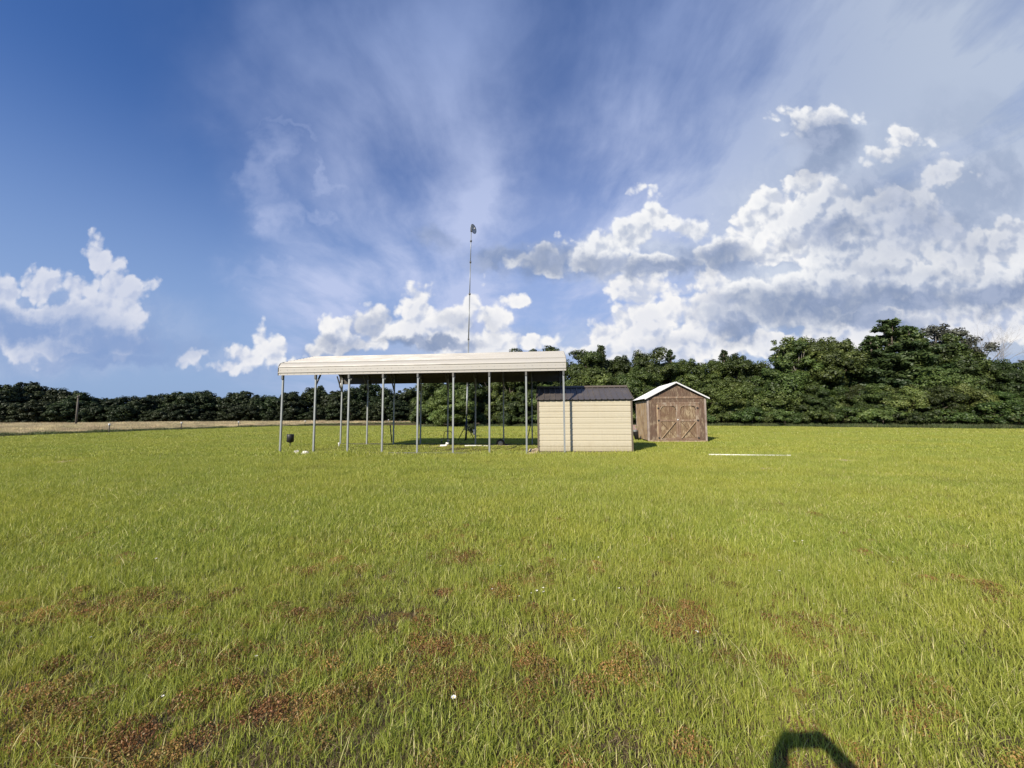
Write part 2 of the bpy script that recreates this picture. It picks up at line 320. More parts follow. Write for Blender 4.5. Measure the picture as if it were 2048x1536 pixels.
def leafmat(name, cols, trans=.35, pos_scale=.0, patchy=False, rough=.55, obj=False):
    a, b, c = cols
    def f(gg):
        t = gg.n('ShaderNodeAttribute', attribute_name='tone').outputs['Fac']
        cc = gg.mix(gg.ss(t, .0, .6), a, b); cc = gg.mix(gg.ss(t, .62, 1.0), cc, c)
        geo = gg.n('ShaderNodeNewGeometry').outputs['Position']
        if patchy:
            p1 = gg.noise(geo, .28, 4, .6); p2 = gg.noise(geo, 1.3, 4, .6); p3 = gg.noise(gg.v('MULTIPLY', geo, (.03, .11, 0)), 1.0, 3, .5)
            cc = gg.mix(gg.ss(gg.noise(gg.v('MULTIPLY', geo, (.5, 1.6, 1)), .55, 5, .62), .50, .74, 0, .6), cc, gg.mix(.5, cc, (.09, .125, .02)))
            cc = gg.mix(gg.ss(p1, .38, .66, 0, .55), cc, gg.mix(.5, cc, (.44, .40, .06)))
            cc = gg.mix(gg.ss(p2, .42, .72, 0, .5), cc, gg.mix(.55, cc, (.12, .19, .02)))
            p4 = gg.noise(geo, .75, 5, .65); cc = gg.mix(gg.ss(p4, .52, .72, 0, .55), cc, gg.mix(.5, cc, (.20, .17, .05)))
            cc = gg.mix(gg.ss(p3, .45, .65, 0, .35), cc, gg.mix(.5, cc, (.46, .41, .10)))
        else:
            oi = gg.n('ShaderNodeObjectInfo').outputs['Random']; p1 = gg.noise(geo, .55, 4, .6)
            hs = gg.n('ShaderNodeHueSaturation'); gg.put(hs.inputs['Color'], cc)
            gg.put(hs.inputs['Hue'], gg.lin(oi, 0, 1, .485, .528)); gg.put(hs.inputs['Value'], gg.m('MULTIPLY', gg.lin(p1, .3, .7, .6, 1.3), gg.lin(gg.m('FRACT', gg.m('MULTIPLY', oi, 7.13)), 0, 1, .62, 1.35))); hs.inputs['Saturation'].default_value = .95
            cc = hs.outputs[0]
        d = gg.n('ShaderNodeBsdfDiffuse'); gg.put(d.inputs[0], cc)
        tr = gg.n('ShaderNodeBsdfTranslucent'); gg.put(tr.inputs[0], gg.mix(.5, cc, (.30, .32, .02), 'ADD') if patchy else cc)
        mx = gg.n('ShaderNodeMixShader'); mx.inputs[0].default_value = trans
        gg.nt.links.new(d.outputs[0], mx.inputs[1]); gg.nt.links.new(tr.outputs[0], mx.inputs[2])
        gl = gg.n('ShaderNodeBsdfGlossy'); gl.inputs['Roughness'].default_value = rough; gl.inputs[0].default_value = (.9, .95, .9, 1)
        m2 = gg.n('ShaderNodeMixShader'); m2.inputs[0].default_value = .03
        gg.nt.links.new(mx.outputs[0], m2.inputs[1]); gg.nt.links.new(gl.outputs[0], m2.inputs[2])
        return m2.outputs[0]
    return material(name, f)
M['grass'] = leafmat('grass_blades', ((.20, .25, .034), (.41, .44, .080), (.72, .64, .34)), .30, patchy=True)
M['weed'] = leafmat('red_brown_weed', ((.22, .175, .045), (.32, .165, .045), (.46, .20, .065)), .3)
M['tallgrass'] = leafmat('dry_tall_grass', ((.46, .365, .20), (.60, .49, .29), (.72, .60, .40)), .25)
M['leaf'] = leafmat('tree_leaves', ((.026, .044, .008), (.068, .098, .016), (.155, .185, .045)), .28)
M['leaf_far'] = leafmat('far_tree_leaves', ((.013, .023, .006), (.026, .039, .009), (.055, .068, .018)), .15)  # very dark leaf colour stands in for shadow lying over the distant row
M['leaf_light'] = leafmat('light_leaves', ((.060, .092, .016), (.115, .15, .030), (.21, .235, .075)), .3)
M['cedar'] = leafmat('cedar_needles', ((.022, .038, .010), (.046, .068, .016), (.09, .115, .032)), .18)
M['greyleaf'] = leafmat('grey_twig_leaves', ((.075, .085, .060), (.11, .12, .085), (.17, .17, .13)), .2)
M['brush'] = leafmat('brush_leaves', ((.06, .085, .022), (.12, .14, .045), (.36, .32, .20)), .25)
M['bark'] = material('bark', lambda gg: pbsdf(gg, gg.mix(gg.noise(gg.v('MULTIPLY', objco(gg), (6, 6, 1.5)), 2, 5, .6), (.05, .04, .03), (.16, .13, .105)), .9, bump=gg.noise(gg.v('MULTIPLY', objco(gg), (9, 9, 2)), 3, 5, .6), bstr=.6, bdist=.02))
M['bark_grey'] = material('grey_bark', lambda gg: pbsdf(gg, gg.mix(gg.noise(objco(gg), 4, 4, .6), (.16, .14, .125), (.30, .28, .25)), .9))

# ------------------------------------------------------------------ mesh helpers
class MB:
    def __init__(s): s.v = []; s.f = []; s.sm = []
    def add(s, vs, fs, smooth=False):
        o = len(s.v); s.v += [tuple(p) for p in vs]; s.f += [tuple(i+o for i in f) for f in fs]; s.sm += [smooth]*len(fs); return s
    def box(s, a, b):
        x0, y0, z0 = [min(a[i], b[i]) for i in range(3)]; x1, y1, z1 = [max(a[i], b[i]) for i in range(3)]
        return s.add([(x0,y0,z0),(x1,y0,z0),(x1,y1,z0),(x0,y1,z0),(x0,y0,z1),(x1,y0,z1),(x1,y1,z1),(x0,y1,z1)],
                     [(0,3,2,1),(4,5,6,7),(0,1,5,4),(1,2,6,5),(2,3,7,6),(3,0,4,7)])
    def bar(s, p, q, wx, wy=None, up=(0, 0, 1)):
        """a square bar from p to q"""
        p = Vector(p); q = Vector(q); wy = wy or wx; t = (q-p).normalized(); U = Vector(up)
        if abs(t.dot(U)) > .98: U = Vector((0, 1, 0))
        a = t.cross(U).normalized()*wx/2; b = a.cross(t).normalized()*wy/2
        vs = [p-a-b, p+a-b, p+a+b, p-a+b, q-a-b, q+a-b, q+a+b, q-a+b]
        return s.add(vs, [(0,3,2,1),(4,5,6,7),(0,1,5,4),(1,2,6,5),(2,3,7,6),(3,0,4,7)])
    def tube(s, pts, rad, n=10, cap=True):
        pts = [Vector(p) for p in pts]; rad = rad if isinstance(rad, (list, tuple)) else [rad]*len(pts)
        vs = []; U = None
        for i, p in enumerate(pts):
            t = (pts[min(i+1, len(pts)-1)]-pts[max(i-1, 0)]).normalized()
            if U is None: U = t.orthogonal().normalized()
            else: U = (U-t*U.dot(t)); U = U.normalized() if U.length > 1e-6 else t.orthogonal().normalized()
            V = t.cross(U)
            for k in range(n):
                a = 2*math.pi*k/n; vs.append(p+(U*math.cos(a)+V*math.sin(a))*rad[i])
        fs = [(i*n+k, i*n+(k+1) % n, (i+1)*n+(k+1) % n, (i+1)*n+k) for i in range(len(pts)-1) for k in range(n)]
        if cap: fs += [tuple(reversed(range(n))), tuple((len(pts)-1)*n+k for k in range(n))]
        return s.add(vs, fs, True)
    def extrude(s, prof, x0, x1, axis='x'):
        """closed profile (y,z) pushed along x"""
        n = len(prof)
        vs = [(x0, y, z) for y, z in prof]+[(x1, y, z) for y, z in prof]
        fs = [(i, (i+1) % n, n+(i+1) % n, n+i) for i in range(n)]
        return s.add(vs, fs)
    def build(s, name, mat, parent=None, bevel=0.0):
        me = bpy.data.meshes.new(name); me.from_pydata(s.v, [], s.f); me.polygons.foreach_set('use_smooth', s.sm); me.update()
        me.materials.append(mat)
        bm = bmesh.new(); bm.from_mesh(me); bmesh.ops.recalc_face_normals(bm, faces=bm.faces); bm.to_mesh(me); bm.free()
        o = bpy.data.objects.new(name, me); COL.objects.link(o)
        if parent is not None: o.parent = parent
        if bevel:
            b = o.modifiers.new('bevel', 'BEVEL'); b.width = bevel; b.segments = 2; b.limit_method = 'ANGLE'
        return o
def tag(o, label=None, cat=None, group=None, kind=None):
    for k, vv in (('label', label), ('category', cat), ('group', group), ('kind', kind)):
        if vv: o[k] = vv
    return o
def empty(name, loc, rz=0.0, label=None, cat=None, group=None):
    o = bpy.data.objects.new(name, None); COL.objects.link(o); o.location = loc; o.rotation_euler = (0, 0, rz); o.empty_display_size = .3
    return tag(o, label, cat, group)

# ------------------------------------------------------------------ ground
N = 120
xs = np.linspace(-260, 260, N); ys = np.linspace(-60, 460, N)
gv = []; gf = []
mbg = MB(); mbg.add([(-2500, -2500, 0), (2500, -2500, 0), (2500, 2500, 0), (-2500, 2500, 0)], [(0, 1, 2, 3)])
tag(mbg.build('ground', M['ground']), kind='structure')

# ------------------------------------------------------------------ carport
YAW = -math.atan2(1.15, 11.75)
A = at(560, 905, 16.1); B = at(1129.5, 907, 14.95)
A.z = B.z = 0
Lc = (B-A).length; YAW = math.atan2(B.y-A.y, B.x-A.x)
WC = 4.62; HL = 3.24
car = empty('carport', A, YAW, 'long open carport with cream ribbed steel roof on thin grey posts', 'carport')
ex = Vector((math.cos(YAW), math.sin(YAW), 0)); ey = Vector((-math.sin(YAW), math.cos(YAW), 0))
RIDGE = 4.36
def roofprof():
    """centre line of the roof sheet from the front eave bottom to the ridge, then mirrored"""
    pts = [(-.075, HL-.02), (-.075, HL+.24)]
    c = (.235, HL+.24); r = .31
    sl = math.atan2(RIDGE-(HL+.5), WC/2-.25)
    for k in range(1, 9):
        a = math.pi - (math.pi/2 - sl)*k/8
        pts.append((c[0]+r*math.cos(a), c[1]+r*math.sin(a)))
    pts.append((WC/2, RIDGE))
    back = [(WC-y, z) for y, z in reversed(pts[:-1])]
    return pts+back
prof = roofprof()
def ribbed(prof, pitch=.2286, rw=.060, rh=.030):
    """resample and raise ribs"""
    P_ = [Vector((0, a, b)) for a, b in prof]; L = [0]
    for i in range(1, len(P_)): L.append(L[-1]+(P_[i]-P_[i-1]).length)
    def ev(s):
        for i in range(1, len(L)):
            if s <= L[i]+1e-9:
                t = (s-L[i-1])/(L[i]-L[i-1]); p = P_[i-1].lerp(P_[i], t); d = (P_[i]-P_[i-1]).normalized(); return p, Vector((0, -d.z, d.y))
        return P_[-1], Vector((0, 0, 1))
    tot = L[-1]; stops = [(s, 0) for s in L]
    s = .115
    while s < tot-.05:
        stops += [(s-rw/2, 0), (s-rw/4, 1), (s+rw/4, 1), (s+rw/2, 0)]; s += pitch
    stops.sort(); o = []
    for s, h in stops:
        # stops inside a rib stay raised
        k = round((s-.115)/pitch); dd = abs(s-(.115+k*pitch)) if 0 <= k else 9
        hh = rh*max(0, min(1, (rw/2-dd)/(rw/4))) if dd < rw/2 else 0
        p, nrm = ev(min(max(s, 0), tot)); o.append(((p+nrm*hh).y, (p+nrm*hh).z))
    return o
rp = ribbed(prof)
def sheet(mb, prof, x0, x1, th, dz=0.0):
    nrm = []
    for i in range(len(prof)):
        a = prof[max(i-1, 0)]; b = prof[min(i+1, len(prof)-1)]; d = Vector((b[0]-a[0], b[1]-a[1])).normalized(); nrm.append((-d.y, d.x))
    top = [(p[0]+n_[0]*dz, p[1]+n_[1]*dz) for p, n_ in zip(prof, nrm)]
    bot = [(p[0]-n_[0]*th, p[1]-n_[1]*th) for p, n_ in zip(prof, nrm)]
    loop = top+bot[::-1]; n = len(loop); m = len(top)
    vs = [(x0, y, z) for y, z in loop]+[(x1, y, z) for y, z in loop]
    fs = [(i, (i+1) % n, n+(i+1) % n, n+i) for i in range(n)]
    fs += [(i, i+1, n-2-i, n-1-i) for i in range(m-1)] + [(n+i, n+n-1-i, n+n-2-i, n+i+1) for i in range(m-1)]
    mb.add(vs, fs)
EL, ER = -.17, Lc+.10
mid = Lc*.495
mb = MB(); sheet(mb, rp, EL, mid+.02, .006); p1 = mb.build('roof_panel', M['roof_white'], car)
mb = MB(); sheet(mb, rp, mid, ER, .006, .004); mb.build('roof_panel', M['roof_white'], car)
# dark underside sheet with the roof's shade in its colour sits 8 mm inside
inner = [(p[0], p[1]) for p in prof]
def offset(prof, d):
    o = []
    for i in range(len(prof)):
        a = prof[max(i-1, 0)]; b = prof[min(i+1, len(prof)-1)]; t = Vector((b[0]-a[0], b[1]-a[1])).normalized()
        o.append((prof[i][0]+t.y*d, prof[i][1]-t.x*d))
    return o
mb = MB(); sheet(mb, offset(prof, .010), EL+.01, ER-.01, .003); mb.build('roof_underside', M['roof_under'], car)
# dark end trims
for x in (EL, ER):
    mb = MB(); sheet(mb, offset(prof, -.022), x-.012 if x < 0 else x+.001, x-.001 if x < 0 else x+.012, .05); mb.build('end_trim', M['brown_trim'], car)
bow = offset(prof, .05)
for i in range(9):
    x = Lc*i/8
    mb = MB()
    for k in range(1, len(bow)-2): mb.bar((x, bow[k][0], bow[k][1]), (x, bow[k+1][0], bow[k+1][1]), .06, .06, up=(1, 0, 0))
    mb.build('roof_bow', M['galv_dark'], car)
    for y in (0, WC):
        mb = MB(); mb.box((x-.033, y-.033, 0), (x+.033, y+.033, HL+.2)); mb.build('post', M['galv'], car, .004)
        s = 1 if y == 0 else -1
        if i == 0 and y == 0: continue
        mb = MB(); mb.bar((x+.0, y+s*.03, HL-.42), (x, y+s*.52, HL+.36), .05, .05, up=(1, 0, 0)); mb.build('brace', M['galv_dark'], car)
mb = MB(); mb.tube([(0, 0, 0), (0, -.006, 0)], .010, 6); sc0 = mb.build('screw', M['galv_dark'], car)
for i in range(40):
    for z_ in (HL+.03, HL+.20):
        c = sc0 if (i == 0 and z_ < HL+.1) else sc0.copy()
        if c is not sc0: COL.objects.link(c); c.parent = car
        c.location = (EL+.1+i*(ER-EL-.2)/39, -.077, z_)
for i in range(9):
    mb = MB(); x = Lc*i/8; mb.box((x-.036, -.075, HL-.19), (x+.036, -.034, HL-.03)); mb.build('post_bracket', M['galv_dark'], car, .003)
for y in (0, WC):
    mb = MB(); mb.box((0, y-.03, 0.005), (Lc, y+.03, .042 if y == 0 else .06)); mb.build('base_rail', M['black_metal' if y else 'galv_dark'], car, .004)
mb = MB(); mb.box((-.12, WC-.10, HL-.20), (-.05, WC-.04, HL-.02)); mb.build('junction_box', M['black'], car)
mb = MB(); mb.tube([(0, WC-.05, HL-.32), (0, WC-.09, HL-.14), (.02, WC-.18, HL+.02)], .03, 8); mb.build('bracket', M['white_metal'], car)

# ------------------------------------------------------------------ metal shed
S0 = at(1076.5, 903, 15.58); S0.z = 0
WSx = 3.70; DS = 2.45; HS = 2.06
shed = empty('metal_shed', S0, YAW, 'cream ribbed steel shed with dark brown roof and trim beside the carport', 'shed')
def wallprof(h0, h1, pitch=.2286, d=.022):
    """ribbed siding section: list of (outward, z)"""
    o = [(0, h0)]; z = h0+.17
    while z < h1-.04:
        o += [(0, z-.024), (-d, z-.010), (-d, z+.010), (0, z+.024)]
        o += [(0, z+.070), (d*.35, z+.078), (0, z+.086), (0, z+.145), (d*.35, z+.153), (0, z+.161)] if z+.17 < h1-.02 else []
        z += pitch
    o.append((0, h1)); return o
wp = wallprof(.07, HS)
def wall(x0, y0, x1, y1, name='wall_panel', mat='siding'):
    """siding wall between two points, outward to the right of the run"""
    d = Vector((x1-x0, y1-y0, 0)); nrm = Vector((d.y, -d.x, 0)).normalized(); mb = MB()
    vs = []; m = len(wp)
    for bx, by in ((x0, y0), (x1, y1)):
        for o_, z in wp: vs.append((bx+nrm.x*o_, by+nrm.y*o_, z))
        for o_, z in wp: vs.append((bx-nrm.x*.03, by-nrm.y*.03, z))
    fs = []
    for i in range(m-1):
        fs += [(i, 2*m+i, 2*m+i+1, i+1), (m+i, m+i+1, 3*m+i+1, 3*m+i), (i, i+1, m+i+1, m+i), (2*m+i, 3*m+i, 3*m+i+1, 2*m+i+1)]
    fs += [(0, m, 3*m, 2*m), (m-1, 3*m-1, 4*m-1, 2*m-1)]
    mb.add(vs, fs); return mb.build(name, M[mat], shed)
e_ = .035
wall(e_, 0, WSx-e_, 0); wall(WSx, e_, WSx, DS-e_); wall(WSx-e_, DS, e_, DS); wall(0, DS-e_, 0, e_)
HR = 2.70
for x in (0, WSx):
    mb = MB(); mb.add([(x-.012, .02, HS), (x-.012, DS-.02, HS), (x-.012, DS/2, HR-.06), (x+.012, .02, HS), (x+.012, DS-.02, HS), (x+.012, DS/2, HR-.06)], [(0,1,2),(3,5,4),(0,3,4,1),(1,4,5,2),(2,5,3,0)])
    mb.build('gable_panel', M['siding'], shed)
for x in (0, WSx):
    for y in (0, DS):
        sx = 1 if x else -1; sy = 1 if y else -1; mb = MB()
        mb.box((x-sx*.045, y-sy*.045, 0), (x+sx*.022, y+sy*.022, HS+.02)); mb.build('corner_trim', M['brown_trim'], shed)
mb = MB(); mb.box((e_+.02, -.024, .0), (WSx-e_-.02, .03, .068)); mb.build('base_trim', M['brown_trim'], shed)
mb = MB(); mb.box((e_+.02, -.024, HS), (WSx-e_-.02, .03, HS+.055)); mb.build('eave_trim', M['brown_trim'], shed)
def shedroof(sgn):
    """one slope with ribs running from ridge to eave"""
    ye = -.10 if sgn > 0 else DS+.10; yr = DS/2; ze = HS+.045; zr = HR
    d = Vector((0, yr-ye, zr-ze)).normalized(); nrm = Vector((0, -d.z, d.y)) if sgn > 0 else Vector((0, -d.z, d.y))*(1 if d.y > 0 else -1)
    if nrm.z < 0: nrm = -nrm
    prof2 = []; x = -.06
    xs_ = [-.06]; hs = [0.0]; k = 0
    x = .02
    while x < WSx+.03:
        xs_ += [x-.030, x-.014, x+.014, x+.030]; hs += [0, .024, .024, 0]; x += .2286
    xs_.append(WSx+.06); hs.append(0)
    mb = MB(); m = len(xs_); vs = []
    for (yy, zz) in ((ye, ze), (yr, zr)):
        for X_, h in zip(xs_, hs): vs.append((X_, yy+nrm.y*h, zz+nrm.z*h))
        for X_, h in zip(xs_, hs): vs.append((X_, yy+nrm.y*(h-.006), zz+nrm.z*(h-.006)))
    fs = []
    for i in range(m-1):
        fs += [(i, i+1, 2*m+i+1, 2*m+i), (m+i, 3*m+i, 3*m+i+1, m+i+1), (i, m+i, m+i+1, i+1), (2*m+i, 2*m+i+1, 3*m+i+1, 3*m+i)]
    fs += [(0, 2*m, 3*m, m), (m-1, 2*m-1, 4*m-1, 3*m-1)]
    mb.add(vs, fs); mb.build('roof', M['brown'], shed)
shedroof(1); shedroof(-1)
mb = MB(); mb.extrude([(DS/2-.16, HR-.03), (DS/2, HR+.055), (DS/2+.16, HR-.03), (DS/2, HR+.03)], -.07, WSx+.07); mb.build('ridge_cap', M['brown_trim'], shed)
for x in (-.075, WSx+.062):
    mb = MB()
    for s in (0, 1):
        ye = -.10 if s == 0 else DS+.10
        mb.bar((x+.006, ye, HS+.03), (x+.006, DS/2, HR-.01), .012, .085, up=(1, 0, 0)) if False else mb.add(
            [(x, ye, HS-.01), (x, ye, HS+.075), (x, DS/2, HR+.03), (x, DS/2, HR-.06), (x+.013, ye, HS-.01), (x+.013, ye, HS+.075), (x+.013, DS/2, HR+.03), (x+.013, DS/2, HR-.06)],
            [(0,1,2,3),(4,7,6,5),(0,4,5,1),(1,5,6,2),(2,6,7,3),(3,7,4,0)])
    mb.build('rake_trim', M['brown_trim'], shed)

# ------------------------------------------------------------------ wooden shed
W0 = at(1297, 883, 21.1); W0.z = 0
WW = 3.22; DW = 3.0; HW = 2.42; HP = 3.22; ZB = .10
W1_ = at(1414.5, 884.2, 20.75); W1_.z = 0
YW = math.atan2(W1_.y-W0.y, W1_.x-W0.x); WW = (W1_-W0).length
ws = empty('wooden_shed', W0, YW, 'weathered brown wooden shed with white roof and double doors', 'shed')
def grooved(x0, x1, z0, z1, pitch=.2, gap=.012, dep=.012, top=None):
    """plank wall in the xz plane, front at y=0; top(x) gives a sloping top"""
    mb = MB(); x = x0
    while x < x1-.01:
        xe = min(x+pitch, x1); a, b = x+gap/2, xe-gap/2
        za = top(a) if top else z1; zb = top(b) if top else z1
        cuts = [a, b]
        if top and a < (x0+x1)/2 < b: cuts = [a, (x0+x1)/2, b]
        for c0, c1 in zip(cuts[:-1], cuts[1:]):
            q0, q1 = (top(c0), top(c1)) if top else (z1, z1)
            mb.add([(c0, 0, z0), (c1, 0, z0), (c1, 0, q1), (c0, 0, q0), (c0, dep, z0), (c1, dep, z0), (c1, dep, q1), (c0, dep, q0)],
                   [(0,1,2,3),(4,7,6,5),(0,4,5,1),(1,5,6,2),(2,6,7,3),(3,7,4,0)])
        x = xe
    return mb
def gtop(x): return HW + (HP-HW-.07)*(1-abs(x-WW/2)/(WW/2))
mb = grooved(0.0, WW, ZB, HW-.0, .205); mb.box((.0, .013, ZB), (WW, .05, HW)); mb.build('front_wall', M['wood'], ws)
mb = grooved(0.02, WW-.02, HW+.002, HP, .205, top=gtop)
mb.add([(0.02, .013, HW), (WW-.02, .013, HW), (WW/2, .013, HP-.07), (0.02, .05, HW), (WW-.02, .05, HW), (WW/2, .05, HP-.07)], [(0,1,2),(3,5,4),(0,3,4,1),(1,4,5,2),(2,5,3,0)])
mb.build('gable', M['wood'], ws)
def sidewall(x, sgn):
    mb = MB(); y = .05
    while y < DW-.02:
        ye = min(y+.30, DW); mb.box((x, y+.006, ZB), (x+sgn*.014, ye-.006, HW-.17)); y = ye
    mb.box((x+sgn*.015, .051, ZB), (x+sgn*.045, DW, HW-.17)); return mb.build('side_wall', M['wood_side'], ws)
sidewall(0, 1); sidewall(WW, -1)
mb = MB(); mb.box((0.046, DW-.04, ZB), (WW-.046, DW-.002, HW)); mb.build('back_wall', M['wood_side'], ws)
for x in (0.02, WW-.06):
    mb = MB(); mb.box((x, .06, HW-.168), (x+.04, DW-.05, HW-.02)); mb.build('eave_vent', M['black'], ws)
for x0, x1 in ((-.022, .075), (WW-.075, WW+.022)):
    mb = MB(); mb.box((x0, -.022, ZB-.02), (x1, -.001, HW-.06)); mb.build('corner_board', M['wood_corner'], ws)
mb = MB(); mb.box((-.024, -.001, ZB), (-.001, .09, HW-.17)); mb.build('corner_board', M['wood_corner'], ws)
mb = MB(); mb.box((-.024, DW-.12, ZB), (-.001, DW, HW-.17)); mb.build('corner_board', M['wood_corner'], ws)
mb = MB(); mb.box((-.01, -.032, HW-.058), (WW+.01, -.003, HW+.045)); mb.build('header_board', M['wood_trim'], ws)
mb = MB(); mb.box((-.02, -.028, ZB-.075), (WW+.02, .05, ZB-.002)); mb.build('floor_beam', M['wood_brace'], ws)
for y in (.25, 1.4, 2.6):
    mb = MB(); mb.box((.12, y, 0), (WW-.12, y+.15, ZB-.076)); mb.build('skid', M['stick'], ws)
# roof
OV = .16; yF = -.17; yB = DW+.15
def wroof(s):
    xe = -OV if s < 0 else WW+OV; xr = WW/2; sl = (HP-HW)/(WW/2); ze = HW-sl*OV; mb = MB(); n = 60; vs = []; ys_ = []; hs = []
    y = yF; k = 0
    while y < yB-.01:
        ys_ += [y, y+.19, y+.205, y+.225]; hs += [0, 0, .018, .018]; y += .24
    ys_.append(yB); hs.append(0); m = len(ys_)
    for (X_, Z_) in ((xe, ze), (xr, HP)):
        for yy, h in zip(ys_, hs): vs.append((X_, yy, Z_+h+.035))
        for yy, h in zip(ys_, hs): vs.append((X_, yy, Z_+h+.028))
    fs = []
    for i in range(m-1):
        fs += [(i, i+1, 2*m+i+1, 2*m+i), (m+i, 3*m+i, 3*m+i+1, m+i+1), (i, m+i, m+i+1, i+1), (2*m+i, 2*m+i+1, 3*m+i+1, 3*m+i)]
    fs += [(0, 2*m, 3*m, m), (m-1, 2*m-1, 4*m-1, 3*m-1)]
    mb.add(vs, fs); mb.build('roof', M['white_metal'], ws)
    # fascia
    mb = MB(); a = .085
    mb.add([(xe, yF-.014, ze-.028), (xe, yF-.014, ze+.046), (xr, yF-.014, HP+.046), (xr, yF-.014, HP-.028), (xe, yF-.002, ze-.028), (xe, yF-.002, ze+.046), (xr, yF-.002, HP+.046), (xr, yF-.002, HP-.028)],
           [(0,1,2,3),(4,7,6,5),(0,4,5,1),(1,5,6,2),(2,6,7,3),(3,7,4,0)])
    mb.build('fascia', M['white_metal'], ws)
    mb = MB(); mb.add([(xe+(.03 if s < 0 else -.03), yF, ze+.0), (xr, yF, HP-.0), (xr, -.002, HP-.0), (xe+(.03 if s < 0 else -.03), -.002, ze+.0),
                       (xe+(.03 if s < 0 else -.03), yF, ze-.02+.0), (xr, yF, HP-.02), (xr, -.002, HP-.02), (xe+(.03 if s < 0 else -.03), -.002, ze-.02)],
           [(0,1,2,3),(4,7,6,5),(0,4,5,1),(1,5,6,2),(2,6,7,3),(3,7,4,0)]); mb.build('soffit', M['stick'], ws)
wroof(-1); wroof(1)
# doors
kx = WW/ (1414.5-1294.0)
dx0 = .56; dx1 = 2.60; dm = (dx0+dx1)/2; dz0 = ZB+.02; dz1 = 2.06
mb = MB(); mb.box((dx0-.12, -.060, dz1+.012), (dx1+.10, -.004, dz1+.085)); mb.build('door_lintel', M['wood_trim'], ws)
mb = MB(); mb.box((dx0-.085, -.026, dz0), (dx0-.004, -.002, dz1+.010)); mb.build('door_jamb', M['wood_brace'], ws)
mb = MB(); mb.box((dx1+.004, -.026, dz0), (dx1+.085, -.002, dz1+.010)); mb.build('door_jamb', M['wood_trim'], ws)
for s, (a, b) in enumerate(((dx0, dm-.004), (dm+.004, dx1))):
    mb = grooved(a, b, dz0, dz1, .1, .006, .010)
    for i in range(len(mb.v)): mb.v[i] = (mb.v[i][0], mb.v[i][1]-.022, mb.v[i][2])
    mb.box((a, -.011, dz0), (b, -.003, dz1)); d = mb.build('door', M['wood_door'], ws)
    t = .105; zm = dz0+(dz1-dz0)*.545; y0, y1 = -.046, -.0225
    mb = MB()
    mb.box((a, y0, dz0), (a+t, y1, dz1)); mb.box((b-t, y0, dz0), (b, y1, dz1))
    mb.box((a+t+.001, y0, dz1-t), (b-t-.001, y1, dz1)); mb.box((a+t+.001, y0, dz0), (b-t-.001, y1, dz0+t)); mb.box((a+t+.001, y0, zm-.055), (b-t-.001, y1, zm+.045))
    mb.build('door_frame', M['wood_trim'], d)
    mb = MB(); mb.bar((a+t+.02, -.060, dz0+t-.01), (b-t-.02, -.060, zm-.06), .022, .085, up=(0, 1, 0)); mb.build('diagonal_brace', M['wood_brace'], d)
    mb = MB(); mb.bar((a+t+.02, -.036, zm-.06), (b-t-.02, -.036, dz0+t+.0), .018, .05, up=(0, 1, 0)); mb.build('diagonal_brace', M['wood'], d)
    for cx, sg in ((a+t, 1), (b-t, -1)):
        mb = MB(); q = [(cx+sg*(.0+.20*(1-math.cos(th))), dz1-t-.20*(1-math.sin(th))) for th in [k*math.pi/12 for k in range(7)]]
        for k in range(6): mb.bar((q[k][0], -.052, q[k][1]), (q[k+1][0], -.052, q[k+1][1]), .022, .045, up=(0, 1, 0))
        mb.build('corner_bracket', M['wood_brace'] if sg > 0 else M['stick'], d)
    hx = a if s == 0 else b; sg = 1 if s == 0 else -1
    for zz in (dz1-.22, zm, dz0+.12):
        mb = MB(); mb.box((hx-sg*.045, -.062, zz-.035), (hx+sg*.055, -.047, zz+.035)); mb.tube([(hx, -.064, zz-.05), (hx, -.064, zz+.05)], .012, 8); mb.build('hinge', M['black_metal'], d)
    if s == 0:
        mb = MB(); mb.box((b-.06, -.075, zm+.02), (b+.03, -.047, zm+.055)); mb.tube([(b-.03, -.075, zm-.02), (b-.03, -.10, zm+.0), (b-.03, -.10, zm+.06), (b-.03, -.075, zm+.08)], .008, 6); mb.build('handle', M['white_metal'], d)

# ------------------------------------------------------------------ small things
def unlabeled(): pass
# tall mast with grid dish on a tripod
MB0 = at(932, 880, 23.0); MB0.z = 0
MTOP = at(942.5, 462, 23.0)
mast = empty('antenna_mast', MB0, 0, 'tall thin antenna mast on a black tripod behind the carport', 'mast')
lean = Vector((MTOP.x-MB0.x, 0, MTOP.z)); 
def mp(h): return lean*(h/lean.z)
hs_ = [1.35, 3.3, 6.1, 8.9, 10.9, lean.z]
rs_ = [.045, .040, .034, .028, .024]
for i in range(5):
    mb = MB(); mb.tube([mp(hs_[i]), mp(hs_[i+1])], rs_[i], 10); mb.build('mast_section', M['galv'], mast)
for h, r in ((3.3, .06), (6.1, .055), (8.9, .06), (10.9, .055), (lean.z-.65, .06)):
    mb = MB(); mb.tube([mp(h-.05), mp(h+.05)], r, 10); mb.build('collar', M['galv_dark'], mast)
mb = MB(); mb.tube([(0, 0, 0), mp(1.36)], .05, 10); mb.build('mast_base', M['black_metal'], mast)
apex = mp(1.02)
for a in (R(15), R(165), R(270), R(95)):
    mb = MB(); mb.tube([apex, (.52*math.cos(a), .52*math.sin(a), 0.02)], .022, 8); mb.build('tripod_leg', M['black_metal'], mast)
dish = empty('dish_antenna', MB0+mp(lean.z+.10), 0, 'round grey dish antenna at the very top of the mast', 'antenna')
mb = MB(); n = 28; ring = []
dr = .28
axd = Vector((.86, -.5, .05)).normalized(); du = axd.cross(Vector((0, 0, 1))).normalized(); dv = du.cross(axd)
vs = [axd*-.10]; fs = []
